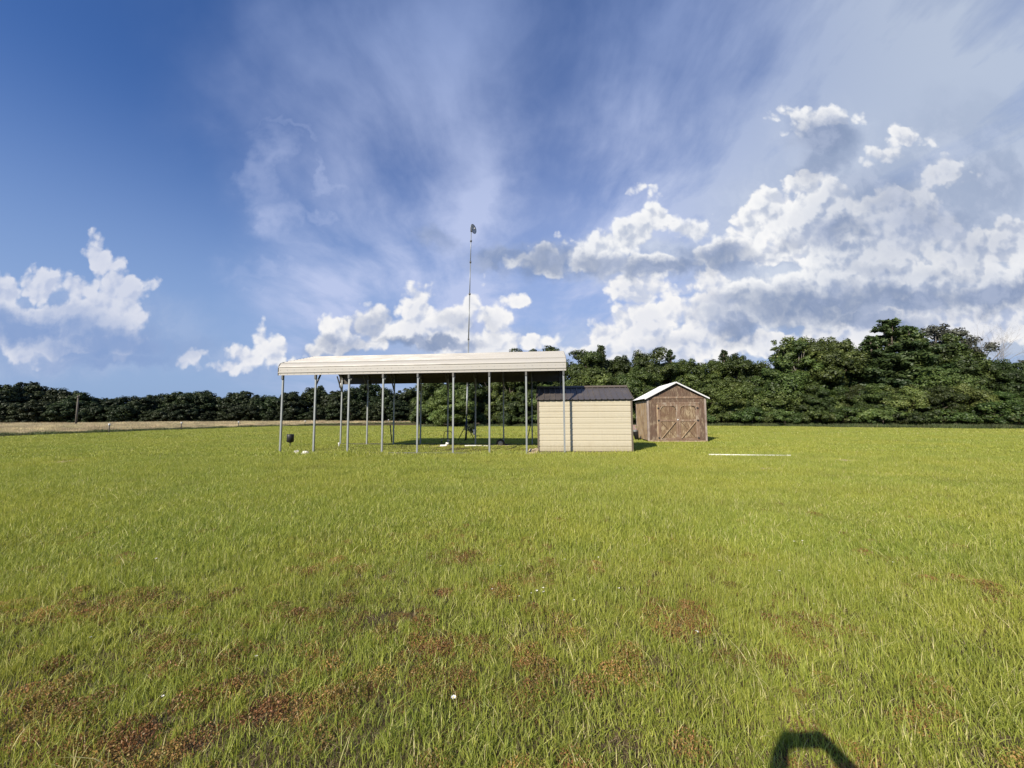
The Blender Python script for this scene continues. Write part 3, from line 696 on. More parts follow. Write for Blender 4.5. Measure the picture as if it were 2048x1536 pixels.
for j in range(1, 5):
    r = dr*j/4
    for k in range(n):
        a = 2*math.pi*k/n; vs.append(du*r*math.cos(a)*1.0+dv*r*math.sin(a)+axd*(-.10+.10*(j/4)**2))
fs += [(0, 1+k, 1+(k+1) % n) for k in range(n)]
for j in range(3):
    o_ = 1+j*n; fs += [(o_+k, o_+n+k, o_+n+(k+1) % n, o_+(k+1) % n) for k in range(n)]
mb.add([p+axd*.11+Vector((.05, 0, 0)) for p in vs], fs, True); refl = mb.build('reflector', M['dishgrey'], dish)
sol = refl.modifiers.new('s', 'SOLIDIFY'); sol.thickness = .012
mb = MB(); mb.tube([du*dr*math.cos(2*math.pi*k/28)+dv*dr*math.sin(2*math.pi*k/28)+axd*.11+Vector((.05, 0, 0)) for k in range(29)], .018, 8, cap=False); mb.build('rim', M['galv'], dish)
mb = MB(); mb.tube([axd*.0, axd*.20+Vector((.05, 0, 0))], .018, 8); mb.tube([axd*.18+Vector((.05, 0, 0)), axd*.22+Vector((.05, 0, 0))], .045, 12); mb.build('feed_horn', M['white_metal'], dish)
mb = MB(); mb.box((-.05, -.06, -.14), (.05, .06, .14)); mb.build('mount', M['black_metal'], dish)

# black hopper on a stake
p = gp(580, 893.5)
o = empty('feeder', p, .2, 'black round drum on a short stake left of the carport', 'feeder')
mb = MB(); mb.tube([(0, 0, .20), (0, 0, .245), (0, 0, .25), (0, 0, .60), (0, 0, .62)], [.06, .14, .165, .165, .15], 20); mb.build('drum', M['black'], o)
mb = MB(); mb.tube([(0, 0, 0), (0, 0, .22)], .022, 8); mb.build('stake', M['black_metal'], o)
mb = MB(); mb.tube([(0, 0, .600), (0, 0, .612)], .172, 20); mb.build('lid', M['black'], o)

def lump(name, loc, size, seed, mat, label, cat, group=None, sub=3, amp=.25, rz=0.0):
    bm = bmesh.new(); bmesh.ops.create_icosphere(bm, subdivisions=sub, radius=1)
    rs = random.Random(seed); from mathutils import noise as mn
    for v_ in bm.verts:
        k = 1+amp*mn.noise(v_.co*1.4+Vector((seed, 0, 0)))*1.6+amp*.4*mn.noise(v_.co*4+Vector((0, seed, 0)))
        v_.co = v_.co*k; v_.co.x *= size[0]; v_.co.y *= size[1]; v_.co.z *= size[2]
        if v_.co.z < -size[2]*.55: v_.co.z = -size[2]*.55
    for f_ in bm.faces: f_.smooth = False
    me = bpy.data.meshes.new(name); bm.to_mesh(me); bm.free(); me.materials.append(M[mat])
    ob = bpy.data.objects.new(name, me); COL.objects.link(ob); ob.location = Vector(loc)+Vector((0, 0, size[2]*.5)); ob.rotation_euler = (0, 0, rz)
    return tag(ob, label, cat, group)
lump('rock', gp(593, 907.5), (.115, .10, .09), 3, 'rock', 'white rock in the grass below the black drum', 'rock', 'white rocks', amp=.4)
lump('rock', gp(610, 909), (.14, .10, .085), 8, 'rock', 'wider white rock nearest the second front carport post', 'rock', 'white rocks', amp=.4)
lump('sandbag', gp(1067, 906), (.26, .16, .12), 5, 'tanrock', 'slumped tan sack against the left corner of the cream shed', 'sack', amp=.35, rz=.5)
lump('sandbag', gp(1064, 908.5), (.17, .12, .06), 15, 'tanrock', 'small flat tan clump in front of the slumped sack', 'sack', amp=.4, rz=.2)

def pipe(name, p, q, r, mat, label, cat, group=None, extra=None):
    mb = MB(); p = Vector(p); q = Vector(q); c = (p+q)/2; c.z = 0
    mb.tube([p-c, q-c], r, 12); ob = mb.build(name, M[mat]); ob.location = c; return tag(ob, label, cat, group)
p, q = gp(1418, 909.5, .05), gp(1581, 911.5, .05)
pl = empty('long_pipe', (p+q)/2, 0, 'long white plastic pipe lying in the grass right of the sheds', 'pipe')
mb = MB(); c = (p+q)/2; mb.tube([p-c, q-c], .028, 12); mb.build('tube', M['pvc'], pl)
mb = MB(); mb.tube([q-c-(q-p).normalized()*.10, q-c+(q-p).normalized()*.01], .036, 12); mb.build('socket', M['pvc'], pl)
# elbow pipe, small stub and white board under the carport
p = gp(889, 893)
ob = empty('pipe_elbow', p, -.1, 'bent piece of white pipe lying under the carport', 'pipe')
mb = MB(); mb.tube([(-.20, -.05, .04), (-.02, -.02, .045), (.09, 0, .06), (.14, .0, .11), (.15, 0, .15)], .045, 12); mb.build('bend', M['pvc'], ob)
mb = MB(); mb.tube([(.14, 0, .10), (.15, 0, .19)], .085, 14); mb.build('cap', M['pvc'], ob)
p = gp(678, 893)
ob = empty('pipe_stub', p, 0, 'short white standpipe by the left end of the back rail', 'pipe')
mb = MB(); mb.tube([(0, 0, 0), (0, 0, .17)], .028, 10); mb.build('riser', M['pvc'], ob)
mb = MB(); mb.tube([(0, 0, .13), (0, 0, .19)], .05, 10); mb.build('cap', M['pvc'], ob)
p, q = gp(929.5, 891.3, .03), gp(953, 891, .03)
mb = MB(); c = (p+q)/2; mb.bar(p-c, q-c, .11, .045); ob = mb.build('board', M['pvc']); ob.location = c; tag(ob, 'short white board on the bare ground under the carport', 'board')
p, q = gp(955, 891.2, .03), gp(976, 891.6, .03)
mb = MB(); c = (p+q)/2; mb.bar(p-c, q-c, .08, .035); ob = mb.build('board', M['rock']); ob.location = c; tag(ob, 'dusty pale board right of the short white one', 'board')
pipe('stick', gp(1015, 899, .02), gp(1032, 893.5, .04), .018, 'stick', 'dark stick lying in the grass left of the sack', 'stick')
pipe('leaning_stake', at(783.5, 885, 20.6), at(780.5, 850, 20.6), .028, 'black_metal', 'black stake standing upright behind the carport', 'stake')
a_, b_ = at(1056.5, 866, 19.3), at(1061.5, 848, 19.3)
pipe('leaning_rod', (a_.x-.12, 19.3, 0.0), b_, .02, 'black_metal', 'thin black rod leaning near the back right posts', 'rod')
# wheel
p = gp(1001, 890.5)
wo = empty('wheel', p, YAW, 'black tyre with grey hub leaning on the back rail', 'wheel')
mb = MB(); rr = .17; cpt = Vector((0, 0, .10))
tl = Matrix.Rotation(R(12), 3, 'X')
mb.tube([cpt+tl@Vector((rr*math.cos(2*math.pi*k/28), 0, rr*math.sin(2*math.pi*k/28))) for k in range(29)], .05, 10, cap=False); mb.build('tyre', M['rubber'], wo)
mb = MB(); mb.tube([cpt+tl@Vector((0, -.03, 0)), cpt+tl@Vector((0, -.02, 0)), cpt+tl@Vector((0, .03, 0))], [.09, .13, .13], 24); mb.build('rim', M['wheelgrey'], wo)
# black cart frame
p = gp(893.5, 890)
ct = empty('push_cart', p, YAW, 'black metal push frame with hooped handle under the carport', 'cart')
k_ = 20/770*1.0
mb = MB(); mb.tube([(-.20, .12, .32), (-.17, .10, .56), (-.13, .10, .66), (-.06, .10, .70), (.14, .10, .70), (.21, .10, .66), (.25, .10, .56), (.26, .12, .32)], .016, 8); mb.build('handle', M['black_metal'], ct)
mb = MB()
for x in (-.27, .30):
    mb.tube([(x, .1, .0), (x, .05, .32)], .016, 8); mb.tube([(x, .05, .32), (x, -.15, .05)], .014, 8)
mb.tube([(-.27, .05, .32), (.30, .05, .32)], .016, 8); mb.tube([(-.27, .1, .05), (.30, .1, .05)], .016, 8); mb.build('frame', M['black_metal'], ct)
for x in (-.27, .12):
    mb = MB(); mb.tube([(x-.025, .02, .24), (x+.025, .02, .24)], .035, 10); mb.build('grip', M['rock'], ct)
# white cloth tied to back post
bp = A+ex*(Lc*5/8)+ey*(WC-.05)
mb = MB(); rr_ = random.Random(4); pts = [Vector((-.06-.02*math.sin(k*1.7), -.03, .80-.05*k)) for k in range(7)]
vs = []; fs = []
for k, q in enumerate(pts):
    wdt = .035+.03*math.sin(k*1.2)**2; vs += [q-Vector((wdt, .01*math.sin(k), 0)), q+Vector((wdt, .02*math.cos(k*2), 0))]
fs = [(2*k, 2*k+1, 2*k+3, 2*k+2) for k in range(6)]
mb.add(vs, fs, True); rg = mb.build('rag', M['pvc']); rg.location = bp; rg.modifiers.new('s', 'SOLIDIFY').thickness = .008
tag(rg, 'crumpled white rag tied to a back carport post', 'rag')
# black bin and boards between the sheds
p = gp(1271.5, 881)
bn = empty('tapered_bin', p, 0, 'tall black tapered bin standing against the left wall of the wooden shed', 'bin')
mb = MB(); mb.tube([(0.08, 0, 0), (.0, 0, .50), (-.02, 0, .545)], [.10, .155, .165], 16); mb.build('body', M['black'], bn)
mb = MB(); mb.tube([(-.02, 0, .53), (-.022, 0, .565)], .175, 18); mb.build('rim', M['galv'], bn)
p = gp(1264.5, 874)
bt = empty('trestle_table', p, YAW, 'low table between the two sheds carrying reddish boards', 'table')
mb = MB(); mb.box((-.45, -.3, .44), (.25, .3, .50)); mb.build('table_top', M['galv'], bt)
for x in (-.40, .20):
    for y in (-.25, .25):
        mb = MB(); mb.box((x-.02, y-.02, 0), (x+.02, y+.02, .44)); mb.build('leg', M['stick'], bt)
tb = p+Vector((0, 0, .505))
mb = MB(); rr_ = random.Random(2)
for k in range(5):
    o_ = rr_.uniform(-.04, .04); mb.box((-.38+o_, -.24+.01*k, .062*k), (.22+o_, .22, .062*k+.055))
ob = mb.build('board_stack', M['redwood']); ob.location = tb; ob.rotation_euler = (0, 0, YAW+.05); tag(ob, 'stack of faded reddish boards on the low table', 'boards')
# far pole and marker posts in the field
pb = at(152, 846, 58.0)
up = empty('utility_pole', (pb.x, pb.y, 0), 0, 'bare dark wooden pole standing before the far left trees', 'pole')
ht = at(152, 791, 58.0).z
mb = MB(); mb.tube([(0, 0, 0), (0, 0, ht)], [.13, .09], 10); mb.build('shaft', M['pole'], up)
mb = MB(); mb.tube([(0, 0, ht-.35), (0, 0, ht-.05)], .13, 10); mb.build('cap', M['pole'], up)
for (px, Y, lab) in ((219.5, 38, 'leftmost white-topped marker post in the tan field'), (363.5, 46, 'middle white-topped marker post in the tan field'), (477.5, 55, 'white-topped marker post in the tan field nearest the carport'), (610.5, 66, 'small white-topped marker post seen between the left carport posts'), (777, 78, 'farthest white-topped marker post seen under the carport')):
    q = at(px, 840, Y); r = empty('marker_post', (q.x, q.y, 0), 0, lab, 'post', 'white-topped marker posts in the field')
    zt = {219.5: at(219.5, 847, 38).z, 363.5: at(363.5, 844, 46).z, 477.5: at(477.5, 842.5, 55).z, 610.5: at(610.5, 841, 66).z, 777: at(777, 839, 78).z}[px]
    mb = MB(); mb.tube([(0, 0, 0), (0, 0, zt-.2)], .045, 8); mb.build('stem', M['pole'], r)
    mb = MB(); mb.tube([(0, 0, zt-.2), (0, 0, zt)], .085, 10); mb.build('cap', M['white_metal'], r)

# ------------------------------------------------------------------ foliage meshes (numpy)
def raw_mesh(name, verts, faces_flat, sizes, tone, mat, smooth=False):
    me = bpy.data.meshes.new(name); nv = len(verts); nf = len(sizes)
    me.vertices.add(nv); me.vertices.foreach_set('co', np.asarray(verts, np.float32).ravel())
    me.loops.add(len(faces_flat)); me.loops.foreach_set('vertex_index', np.asarray(faces_flat, np.int32))
    me.polygons.add(nf); st = np.zeros(nf, np.int32); st[1:] = np.cumsum(sizes)[:-1]
    me.polygons.foreach_set('loop_start', st)
    a = me.attributes.new('tone', 'FLOAT', 'FACE'); a.data.foreach_set('value', np.asarray(tone, np.float32))
    me.materials.append(mat); me.update(calc_edges=True); me.validate(); return me
def unit(v_): return v_/np.maximum(np.linalg.norm(v_, axis=1, keepdims=True), 1e-6)
def leaves(C, Nrm, size, aspect, rg, tone, name, mat, droop=0.0):
    """diamond-shaped leaves at points C facing Nrm"""
    n = len(C); t = rg.normal(size=(n, 3)); t -= Nrm*(t*Nrm).sum(1, keepdims=True); t = unit(t); t[:, 2] -= droop; t = unit(t)
    b = np.cross(Nrm, t); s = size[:, None]
    v_ = np.stack([C-t*s*aspect, C+b*s*.5+t*s*.1, C+t*s*aspect+Nrm*s*.15, C-b*s*.5+t*s*.1], 1).reshape(-1, 3)
    f_ = np.arange(4*n); return raw_mesh(name, v_, f_, np.full(n, 4), tone, mat)
def tree_variant(seed, H, Rr, kind='broad', nleaf=16000, mat='leaf', lsize=.13):
    """returns crown mesh and trunk mesh"""
    rg = np.random.default_rng(seed); cl = []
    tb = MB(); 
    if kind == 'broad' or kind == 'sparse' or kind == 'bush':
        nb = {'broad': 95, 'sparse': 30, 'bush': 26}[kind]
        zc = {'broad': H*.50, 'sparse': H*.80, 'bush': H*.42}[kind]; rz = {'broad': H*.54, 'sparse': H*.20, 'bush': H*.55}[kind]
        for i in range(nb):
            d = rg.normal(size=3); d /= np.linalg.norm(d)
            if kind == 'bush': d[2] = abs(d[2])*.9
            rad = rg.uniform(.15, .92)**.55
            wsc = 1.0 if kind != 'broad' else (1.0 - .25*max(0, d[2]))
            c = np.array([d[0]*Rr*rad*wsc, d[1]*Rr*rad*wsc, zc+d[2]*rz*rad])
            br = rg.uniform(.16, .40)*Rr*{'broad': .95, 'sparse': .8, 'bush': .9}[kind]
            c[2] = max(c[2], br*.5); c[2] = min(c[2], H-br*.4)
            cl.append((c, np.array([br, br, br*rg.uniform(.75, 1.15)])))
    elif kind == 'cedar':
        z = H*.04
        while z < H*.98:
            f = 1-(z/H); rad = Rr*(f**.7)*rg.uniform(.6, 1.15); k = max(4, int(7*f+2)); a0 = rg.uniform(0, 6.28)
            for j in range(k):
                a = a0+6.28*j/k+rg.uniform(-.3, .3); rr_ = rad*rg.uniform(.3, .8)
                c = np.array([math.cos(a)*rr_, math.sin(a)*rr_, z+rg.uniform(-.6, .6)*H*.05])
                ln = max(.38, rad*rg.uniform(.42, .62)); cl.append((c, (ln, max(.26, ln*.5), max(.26, ln*.42), a)))
            z += H*.032
    NC = len(cl); vols = np.array([(c[1][0]*c[1][1])**.9 for c in cl]); cnt = np.maximum(40, (vols/vols.sum()*nleaf)).astype(int)
    P_, N_, T_ = [], [], []
    for (c, rr_), k in zip(cl, cnt):
        # sub-lumps on the bough
        ns = 9; sd_ = unit(rg.normal(size=(ns, 3))); sd_[:, 2] = sd_[:, 2]*.8+.1
        which = rg.integers(0, ns, k); d = unit(rg.normal(size=(k, 3)))
        loc = sd_[which]*.62 + d*(rg.uniform(.35, 1.0, (k, 1))**.5)*.46
        if len(rr_) == 4:
            L_, Wd, Hh, a = rr_; ca, sa = math.cos(a), math.sin(a)
            q = loc*np.array([L_, Wd, Hh])*1.15; q[:, 2] -= np.abs(q[:, 0])*.02
            q = np.stack([q[:, 0]*ca-q[:, 1]*sa, q[:, 0]*sa+q[:, 1]*ca, q[:, 2]+ .28*q[:, 0]], 1)
        else: q = loc*rr_
        P_.append(c+q); nn = unit(loc*1.0+d*.9+rg.normal(size=(k, 3))*.45+np.array([0, 0, .25])); N_.append(nn)
        bt_ = rg.uniform(-.16, .16); T_.append(np.clip(rg.beta(2, 3, k)+bt_, 0, 1))
    P_ = np.concatenate(P_); N_ = np.concatenate(N_); T_ = np.concatenate(T_)
    keep = P_[:, 2] > .05; P_, N_, T_ = P_[keep], N_[keep], T_[keep]
    sz = rg.uniform(.6, 1.35, len(P_))*lsize*(1.0 if kind != 'cedar' else .9)
    me = leaves(P_, N_, sz*1.35, .75 if kind != 'cedar' else 1.1, rg, T_, 'crown', M[mat])
    # trunk and limbs
    tr = {'broad': .032, 'sparse': .022, 'bush': .014, 'cedar': .022}[kind]*H
    top = H*(.62 if kind != 'cedar' else .95)
    ax = [Vector((rg.uniform(-.03, .03)*H*k/4, rg.uniform(-.03, .03)*H*k/4, top*k/4)) for k in range(5)]; ax[0] = Vector((0, 0, 0))
    tb.tube(ax, [tr, tr*.8, tr*.6, tr*.42, tr*.2], 8)
    order = list(range(NC)); random.Random(seed).shuffle(order)
    for j in order[:26]:
        c = Vector(tuple(cl[j][0])); zt = min(max(c.z*.62, H*.08), top*.95); k = zt/top*4; i0 = min(int(k), 3); st = ax[i0].lerp(ax[i0+1], k-i0)
        md = st.lerp(c, .5)+Vector((0, 0, -.04*H)) if c.z > zt else st.lerp(c, .5)
        tb.tube([st, md, c], [tr*.38, tr*.24, tr*.08], 6, cap=False)
    tm = bpy.data.meshes.new('trunk'); tm.from_pydata(tb.v, [], tb.f); tm.polygons.foreach_set('use_smooth', tb.sm); tm.materials.append(M['bark'] if kind != 'sparse' else M['bark_grey']); tm.update()
    return me, tm
def put_tree(name, var, loc, s, rz, label, cat='tree', group=None, sz=None):
    o = empty(name, loc, rz, label, cat, group); o.scale = (s, s, sz or s)
    for nm, me in zip(('crown', 'trunk'), var):
        c = bpy.data.objects.new(nm, me); COL.objects.link(c); c.parent = o
    return o
V_B = [tree_variant(20+i, 9.0, 3.3, 'broad', 60000, 'leaf', .095) for i in range(4)]
V_F = [tree_variant(40+i, 8.0, 3.2, 'broad', 24000, 'leaf_far', .14) for i in range(4)]
V_L = [tree_variant(60+i, 6.0, 2.8, 'broad', 36000, 'leaf_light', .085) for i in range(2)]
V_C = [tree_variant(70+i, 10.0, 3.0, 'cedar', 52000, 'cedar', .095) for i in range(2)]
V_S = [tree_variant(80+i, 11.0, 2.6, 'sparse', 3600, 'greyleaf' if i == 1 else 'leaf_light', .11) for i in range(2)]
V_U = [tree_variant(90+i, 2.2, 1.7, 'bush', 6000, m_, .08) for i, m_ in enumerate(('leaf', 'leaf_light', 'leaf'))]

def tree_at(name, var, px, Y, ytop, hvar, label, cat='tree', group=None, ws_=1.0):
    q = at(px, 840, Y); h = at(px, ytop, Y).z; s = h/hvar
    return put_tree(name, var, (q.x, q.y, 0), s*ws_, random.uniform(0, 6.28), label, cat, group, sz=s)
# left far row
for i, px in enumerate(np.linspace(-260, 850, 30)):
    t_ = (px+260)/1110; Y = 66+22*t_+random.uniform(-2, 3)
    tops = np.interp(px, [-260, 0, 60, 120, 150, 240, 300, 330, 370, 420, 460, 560, 620, 640, 700, 760, 830, 850], [768, 770, 768, 778, 782, 792, 790, 780, 776, 788, 790, 786, 776, 772, 776, 770, 772, 766])
    tree_at('broadleaf_tree', V_F[i % 4], px+random.uniform(-8, 8), Y, tops+random.uniform(-5, 9), 8.0,
            'dark tree in the distant row beyond the tan field', 'tree', 'dark trees in the distant row beyond the tan field', ws_=1.35)
# second left row in front, low and dark to close the bottom
for i, px in enumerate(np.linspace(-240, 850, 36)):
    Y = 63+22*(px+260)/1110
    tree_at('roadside_shrub', V_F[(i+1) % 4], px+random.uniform(-8, 8), Y, 814+random.uniform(-16, 10), 8.0,
            'low dark shrub along the foot of the distant trees', 'shrub', 'low dark shrubs along the foot of the distant trees', ws_=1.5)
# middle and right wood: px, Y, ytop, variant, label
RT = [
 (868, 58, 752, V_B[0], 'round green tree seen through the carport left of the mast'),
 (925, 56, 735, V_B[1], 'green tree directly behind the mast tripod'),
 (985, 60, 712, V_B[2], 'tall green tree seen through the carport right of the mast'),
 (1066, 60, 687, V_B[3], 'dark tree whose top rises just above the right end of the carport roof'),
 (1025, 56, 740, V_B[0], 'shorter dark tree behind the right half of the carport'),
 (1120, 60, 722, V_C[0], 'dark tree right behind the carport roof end'),
 (1178, 60, 700, V_B[1], 'dark round tree right of the carport roof'),
 (1240, 60, 716, V_B[2], 'dark tree above the right end of the cream shed'),
 (1312, 58, 694, V_B[3], 'tallest dark tree above the wooden shed'),
 (1280, 55, 730, V_B[0], 'darker tree behind the gap between the two sheds'),
 (1370, 56, 722, V_B[2], 'green tree behind the right slope of the white shed roof'),
 (1428, 57, 720, V_B[1], 'green tree just right of the wooden shed'),
 (1480, 56, 706, V_B[0], 'green tree second right of the wooden shed'),
 (1530, 54, 722, V_B[3], 'thinner green tree before the first tall crown at right'),
 (1590, 50, 688, V_B[1], 'broad bright green tree under a sparse high crown'),
 (1660, 49, 680, V_B[2], 'broad green tree left of the tall cedar'),
 (1720, 50, 688, V_B[0], 'green tree under the left edge of the tall cedar'),
 (1860, 47, 662, V_B[3], 'full green tree right of the tall cedar'),
 (1925, 46, 694, V_B[1], 'full green tree in front of the grey leafless one'),
 (2010, 44, 722, V_B[2], 'green tree close to the right edge'),
 (2120, 42, 735, V_B[0], 'green tree cut off by the right edge'),
 (2240, 40, 730, V_B[1], 'green tree past the right edge')]
for (px, Y, yt, var, lab) in RT:
    tree_at('cedar_tree' if var in V_C else 'broadleaf_tree', var, px, Y, yt, 10.0 if var in V_C else 9.0, lab, group='trees of the wood behind the sheds', ws_=1.12)
tree_at('cedar_tree', V_C[0], 1795, 47, 636, 10.0, 'tallest dark cedar rising above the right-hand wood', ws_=1.6)
tree_at('cedar_tree', V_C[1], 1755, 47.5, 672, 10.0, 'dark cedar against the left flank of the tallest one', ws_=1.4)
tree_at('cedar_tree', V_C[1], 1835, 46, 652, 10.0, 'slightly shorter cedar leaning on the right side of the tallest one', ws_=1.4)
tree_at('cedar_tree', V_C[1], 1965, 48, 694, 10.0, 'thin grey-green cedar right of the leafless tree')
tree_at('cedar_tree', V_C[0], 2062, 46, 718, 10.0, 'dark cedar at the extreme right edge')
tree_at('tall_thin_tree', V_S[0], 1598, 50, 664, 11.0, 'tall tree with a sparse flat crown above the wood, leftmost of two', ws_=.98)
tree_at('tall_thin_tree', V_S[0], 1680, 50, 672, 11.0, 'tall tree with a sparse flat crown next to the cedar, rightmost of two', ws_=.9)
tree_at('tall_thin_tree', V_S[1], 1880, 49, 645, 11.0, 'tall thin grey-leaved tree behind the cedar top', ws_=1.1)
tree_at('tall_thin_tree', V_S[1], 1945, 48, 664, 11.0, 'grey-leaved tree with open crown near the leafless trees', ws_=1.1)
for px_, yt_, lb_ in ((1205, 690, 'slim darker tree top left of the two above the cream shed'), (1345, 700, 'pointed tree crown just behind the white shed roof peak'), (1455, 700, 'pointed tree crown right of the wooden shed')):
    tree_at('cedar_tree', V_C[1], px_, 59, yt_, 10.0, lb_, ws_=.95)
tree_at('tall_thin_tree', V_B[2], 1150, 58, 758, 9.0, 'small dark tree above the cream shed roof')
for (px, Y, yt, var, lab) in [(905, 52, 775, V_L[0], 'lower light green tree behind the carport left of the mast'), (1190, 55, 742, V_L[1], 'light green tree top showing above the cream shed'), (1240, 54, 752, V_L[0], 'light green tree top above the right half of the cream shed'),
        (1500, 51, 770, V_L[0], 'light green tree in front of the wood right of the wooden shed'), (1880, 43, 742, V_L[1], 'light green tree low in front of the cedar'), (1800, 43, 776, V_L[0], 'low light green tree left of the other light one'), (1960, 41, 790, V_L[1], 'low light green tree near the right edge'), (1640, 46, 776, V_B[1], 'dark low tree in front of the broad green ones')]:
    tree_at('young_tree', var, px, Y, yt, 6.0 if var in V_L else 9.0, lab, ws_=1.25)
# filling rows of undergrowth trees low in the wood
for i, px in enumerate(np.linspace(850, 2250, 36)):
    Y = np.interp(px, [850, 1420, 1750, 2048, 2250], [56.5, 53, 43.5, 38, 36])+random.uniform(-.8, 1.2)
    yt = np.interp(px, [850, 1420, 1750, 2048, 2250], [804, 798, 792, 797, 797])+random.uniform(-34, 16)
    tree_at('understory_tree', V_B[i % 4] if i % 3 else V_L[i % 2], px+random.uniform(-9, 9), Y, yt, 9.0 if i % 3 else 6.0, 'low leafy tree filling the edge of the wood', 'tree', 'low leafy trees filling the edge of the wood', ws_=1.3)
# bushes at the foot
for i, px in enumerate(np.linspace(848, 2260, 44)):
    Y = np.interp(px, [850, 1420, 1750, 2048, 2250], [54.5, 51, 41.5, 36.0, 34])+random.uniform(-.6, .8)
    q = at(px, 850, Y); s = random.uniform(.55, 1.15)
    put_tree('bush', V_U[i % 3], (q.x, q.y, 0), s*1.15, random.uniform(0, 6), 'leafy bush at the foot of the wood', 'bush', 'leafy bushes at the foot of the wood', sz=s)
# bush behind the mast tripod
q = at(938, 850, 27.0)
put_tree('narrow_bush', V_U[0], (q.x+.1, 27.0, 0), .22, 1.0, 'small narrow dark bush right behind the mast tripod', 'bush', sz=.5)

# grey leafless tree
def bare_tree(loc, H, seed):
    rs = random.Random(seed); tb = MB(); tw = MB(); tips = []
    def grow(p, d, L, r, lv):
        segs = 4; pts = [p]; rad = [r]; q = p.copy(); dd = d.copy()
        for k in range(segs):
            dd = (dd+Vector((rs.uniform(-.22, .22), rs.uniform(-.22, .22), rs.uniform(-.05, .16)))).normalized(); q = q+dd*L/segs; pts.append(q.copy()); rad.append(r*(1-.6*(k+1)/segs))
        (tb if lv < 3 else tw).tube(pts, rad, 7 if lv < 3 else 4, cap=False)
        if lv >= 5: tips.append(q); return
        nb = [5, 4, 4, 3, 3][lv]
        for j in range(nb):
            k = rs.randint(2 if lv == 0 else 1, segs); a = rs.uniform(0, 6.28); sp = rs.uniform(.45, .95)
            o_ = dd.orthogonal().normalized(); o_.rotate(Quaternion(dd, a)); grow(pts[k], (dd+o_*sp).normalized(), L*rs.uniform(.52, .72), rad[k]*.62, lv+1)
    grow(Vector((0, 0, 0)), Vector((.08, 0, 1)), H*.60, H*.026, 0)
    o = empty('bare_tree', loc, 0, 'grey leafless tree rising behind the right-hand wood', 'tree')
    for nm, m_ in (('trunk', tb), ('twigs', tw)): m_.build(nm, M['bark_grey'], o)
    return o
q = at(1915, 840, 47.5); bare_tree((q.x, 47.5, 0), at(1915, 655, 47.5).z*.86, 5)
q = at(1955, 840, 48.5); b2 = bare_tree((q.x, 48.5, 0), at(1955, 655, 48.5).z*.80, 11)
b2['label'] = 'second grey leafless tree, farther right with spreading twigs'

# ------------------------------------------------------------------ grass (stuff, geometry nodes)
def blade_patch(name, n, rad, hmin, hmax, wd, rg, mat, lean=.45, segs=3, tone_hi=.08, clump=0):
    if clump:
        cc = rg.uniform(-1, 1, (clump, 2))*rad; w_ = rg.integers(0, clump, n); xy = cc[w_]+rg.normal(size=(n, 2))*rad*.09
    else:
        r = rad*np.sqrt(rg.uniform(0, 1, n)); a = rg.uniform(0, 6.283, n); xy = np.stack([r*np.cos(a), r*np.sin(a)], 1)
    h = rg.uniform(0, 1, n)**1.4*(hmax-hmin)+hmin; h *= (1.15-.5*(np.linalg.norm(xy, axis=1)/rad)**2)
    la = rg.uniform(0, 6.283, n); lm = np.abs(rg.normal(0, lean, n))*h
    fa = rg.uniform(0, 6.283, n); wv = np.stack([np.cos(fa), np.sin(fa), np.zeros(n)], 1)*(wd*rg.uniform(.6, 1.3, n))[:, None]/2
    base = np.concatenate([xy, np.full((n, 1), -.005)], 1); V = []
    for k in range(segs+1):
        t = k/segs; c = base+np.stack([np.cos(la)*lm*t*t, np.sin(la)*lm*t*t, h*(t-.18*t*t*np.minimum(lm/h, 1.5))], 1)
        if k < segs: V += [c-wv*(1-.75*t*t), c+wv*(1-.75*t*t)]
        else: V.append(c)
    nv = 2*segs+1; V = np.stack(V, 1).reshape(-1, 3); b0 = (np.arange(n)*nv)[:, None]
    fl = []; quad = [[2*k, 2*k+1, 2*k+3, 2*k+2] for k in range(segs-1)]; tri = [2*segs-2, 2*segs-1, 2*segs]
    pat = sum(quad, [])+tri; szs = [4]*(segs-1)+[3]
    ff = (b0+np.array(pat)[None]).ravel(); sizes = np.tile(szs, n)
    tn = rg.beta(2, 2.6, n)*.62; hi = rg.uniform(0, 1, n) < tone_hi; tn[hi] = rg.uniform(.75, 1, hi.sum()); tone = np.repeat(tn, segs)
    return raw_mesh(name, V, ff, sizes, tone, mat)
def weed_patch(name, n, rad, rg, mat):
    # low branching stems with tiny leaves
    r = rad*np.sqrt(rg.uniform(0, 1, n)); a = rg.uniform(0, 6.283, n)
    dome = 1-.5*(r/rad)**2
    C = np.stack([r*np.cos(a), r*np.sin(a), rg.uniform(.003, .040, n)*dome], 1)
    Nn = unit(rg.normal(size=(n, 3))+np.array([0, 0, .7])); sz = rg.uniform(.0025, .0065, n)
    return leaves(C, Nn, sz, 1.0, rg, rg.beta(2, 2, n), name, mat)
src_col = bpy.data.collections.new('grass_sources')
def src(me, nm):
    o = bpy.data.objects.new(nm, me); src_col.objects.link(o); return o
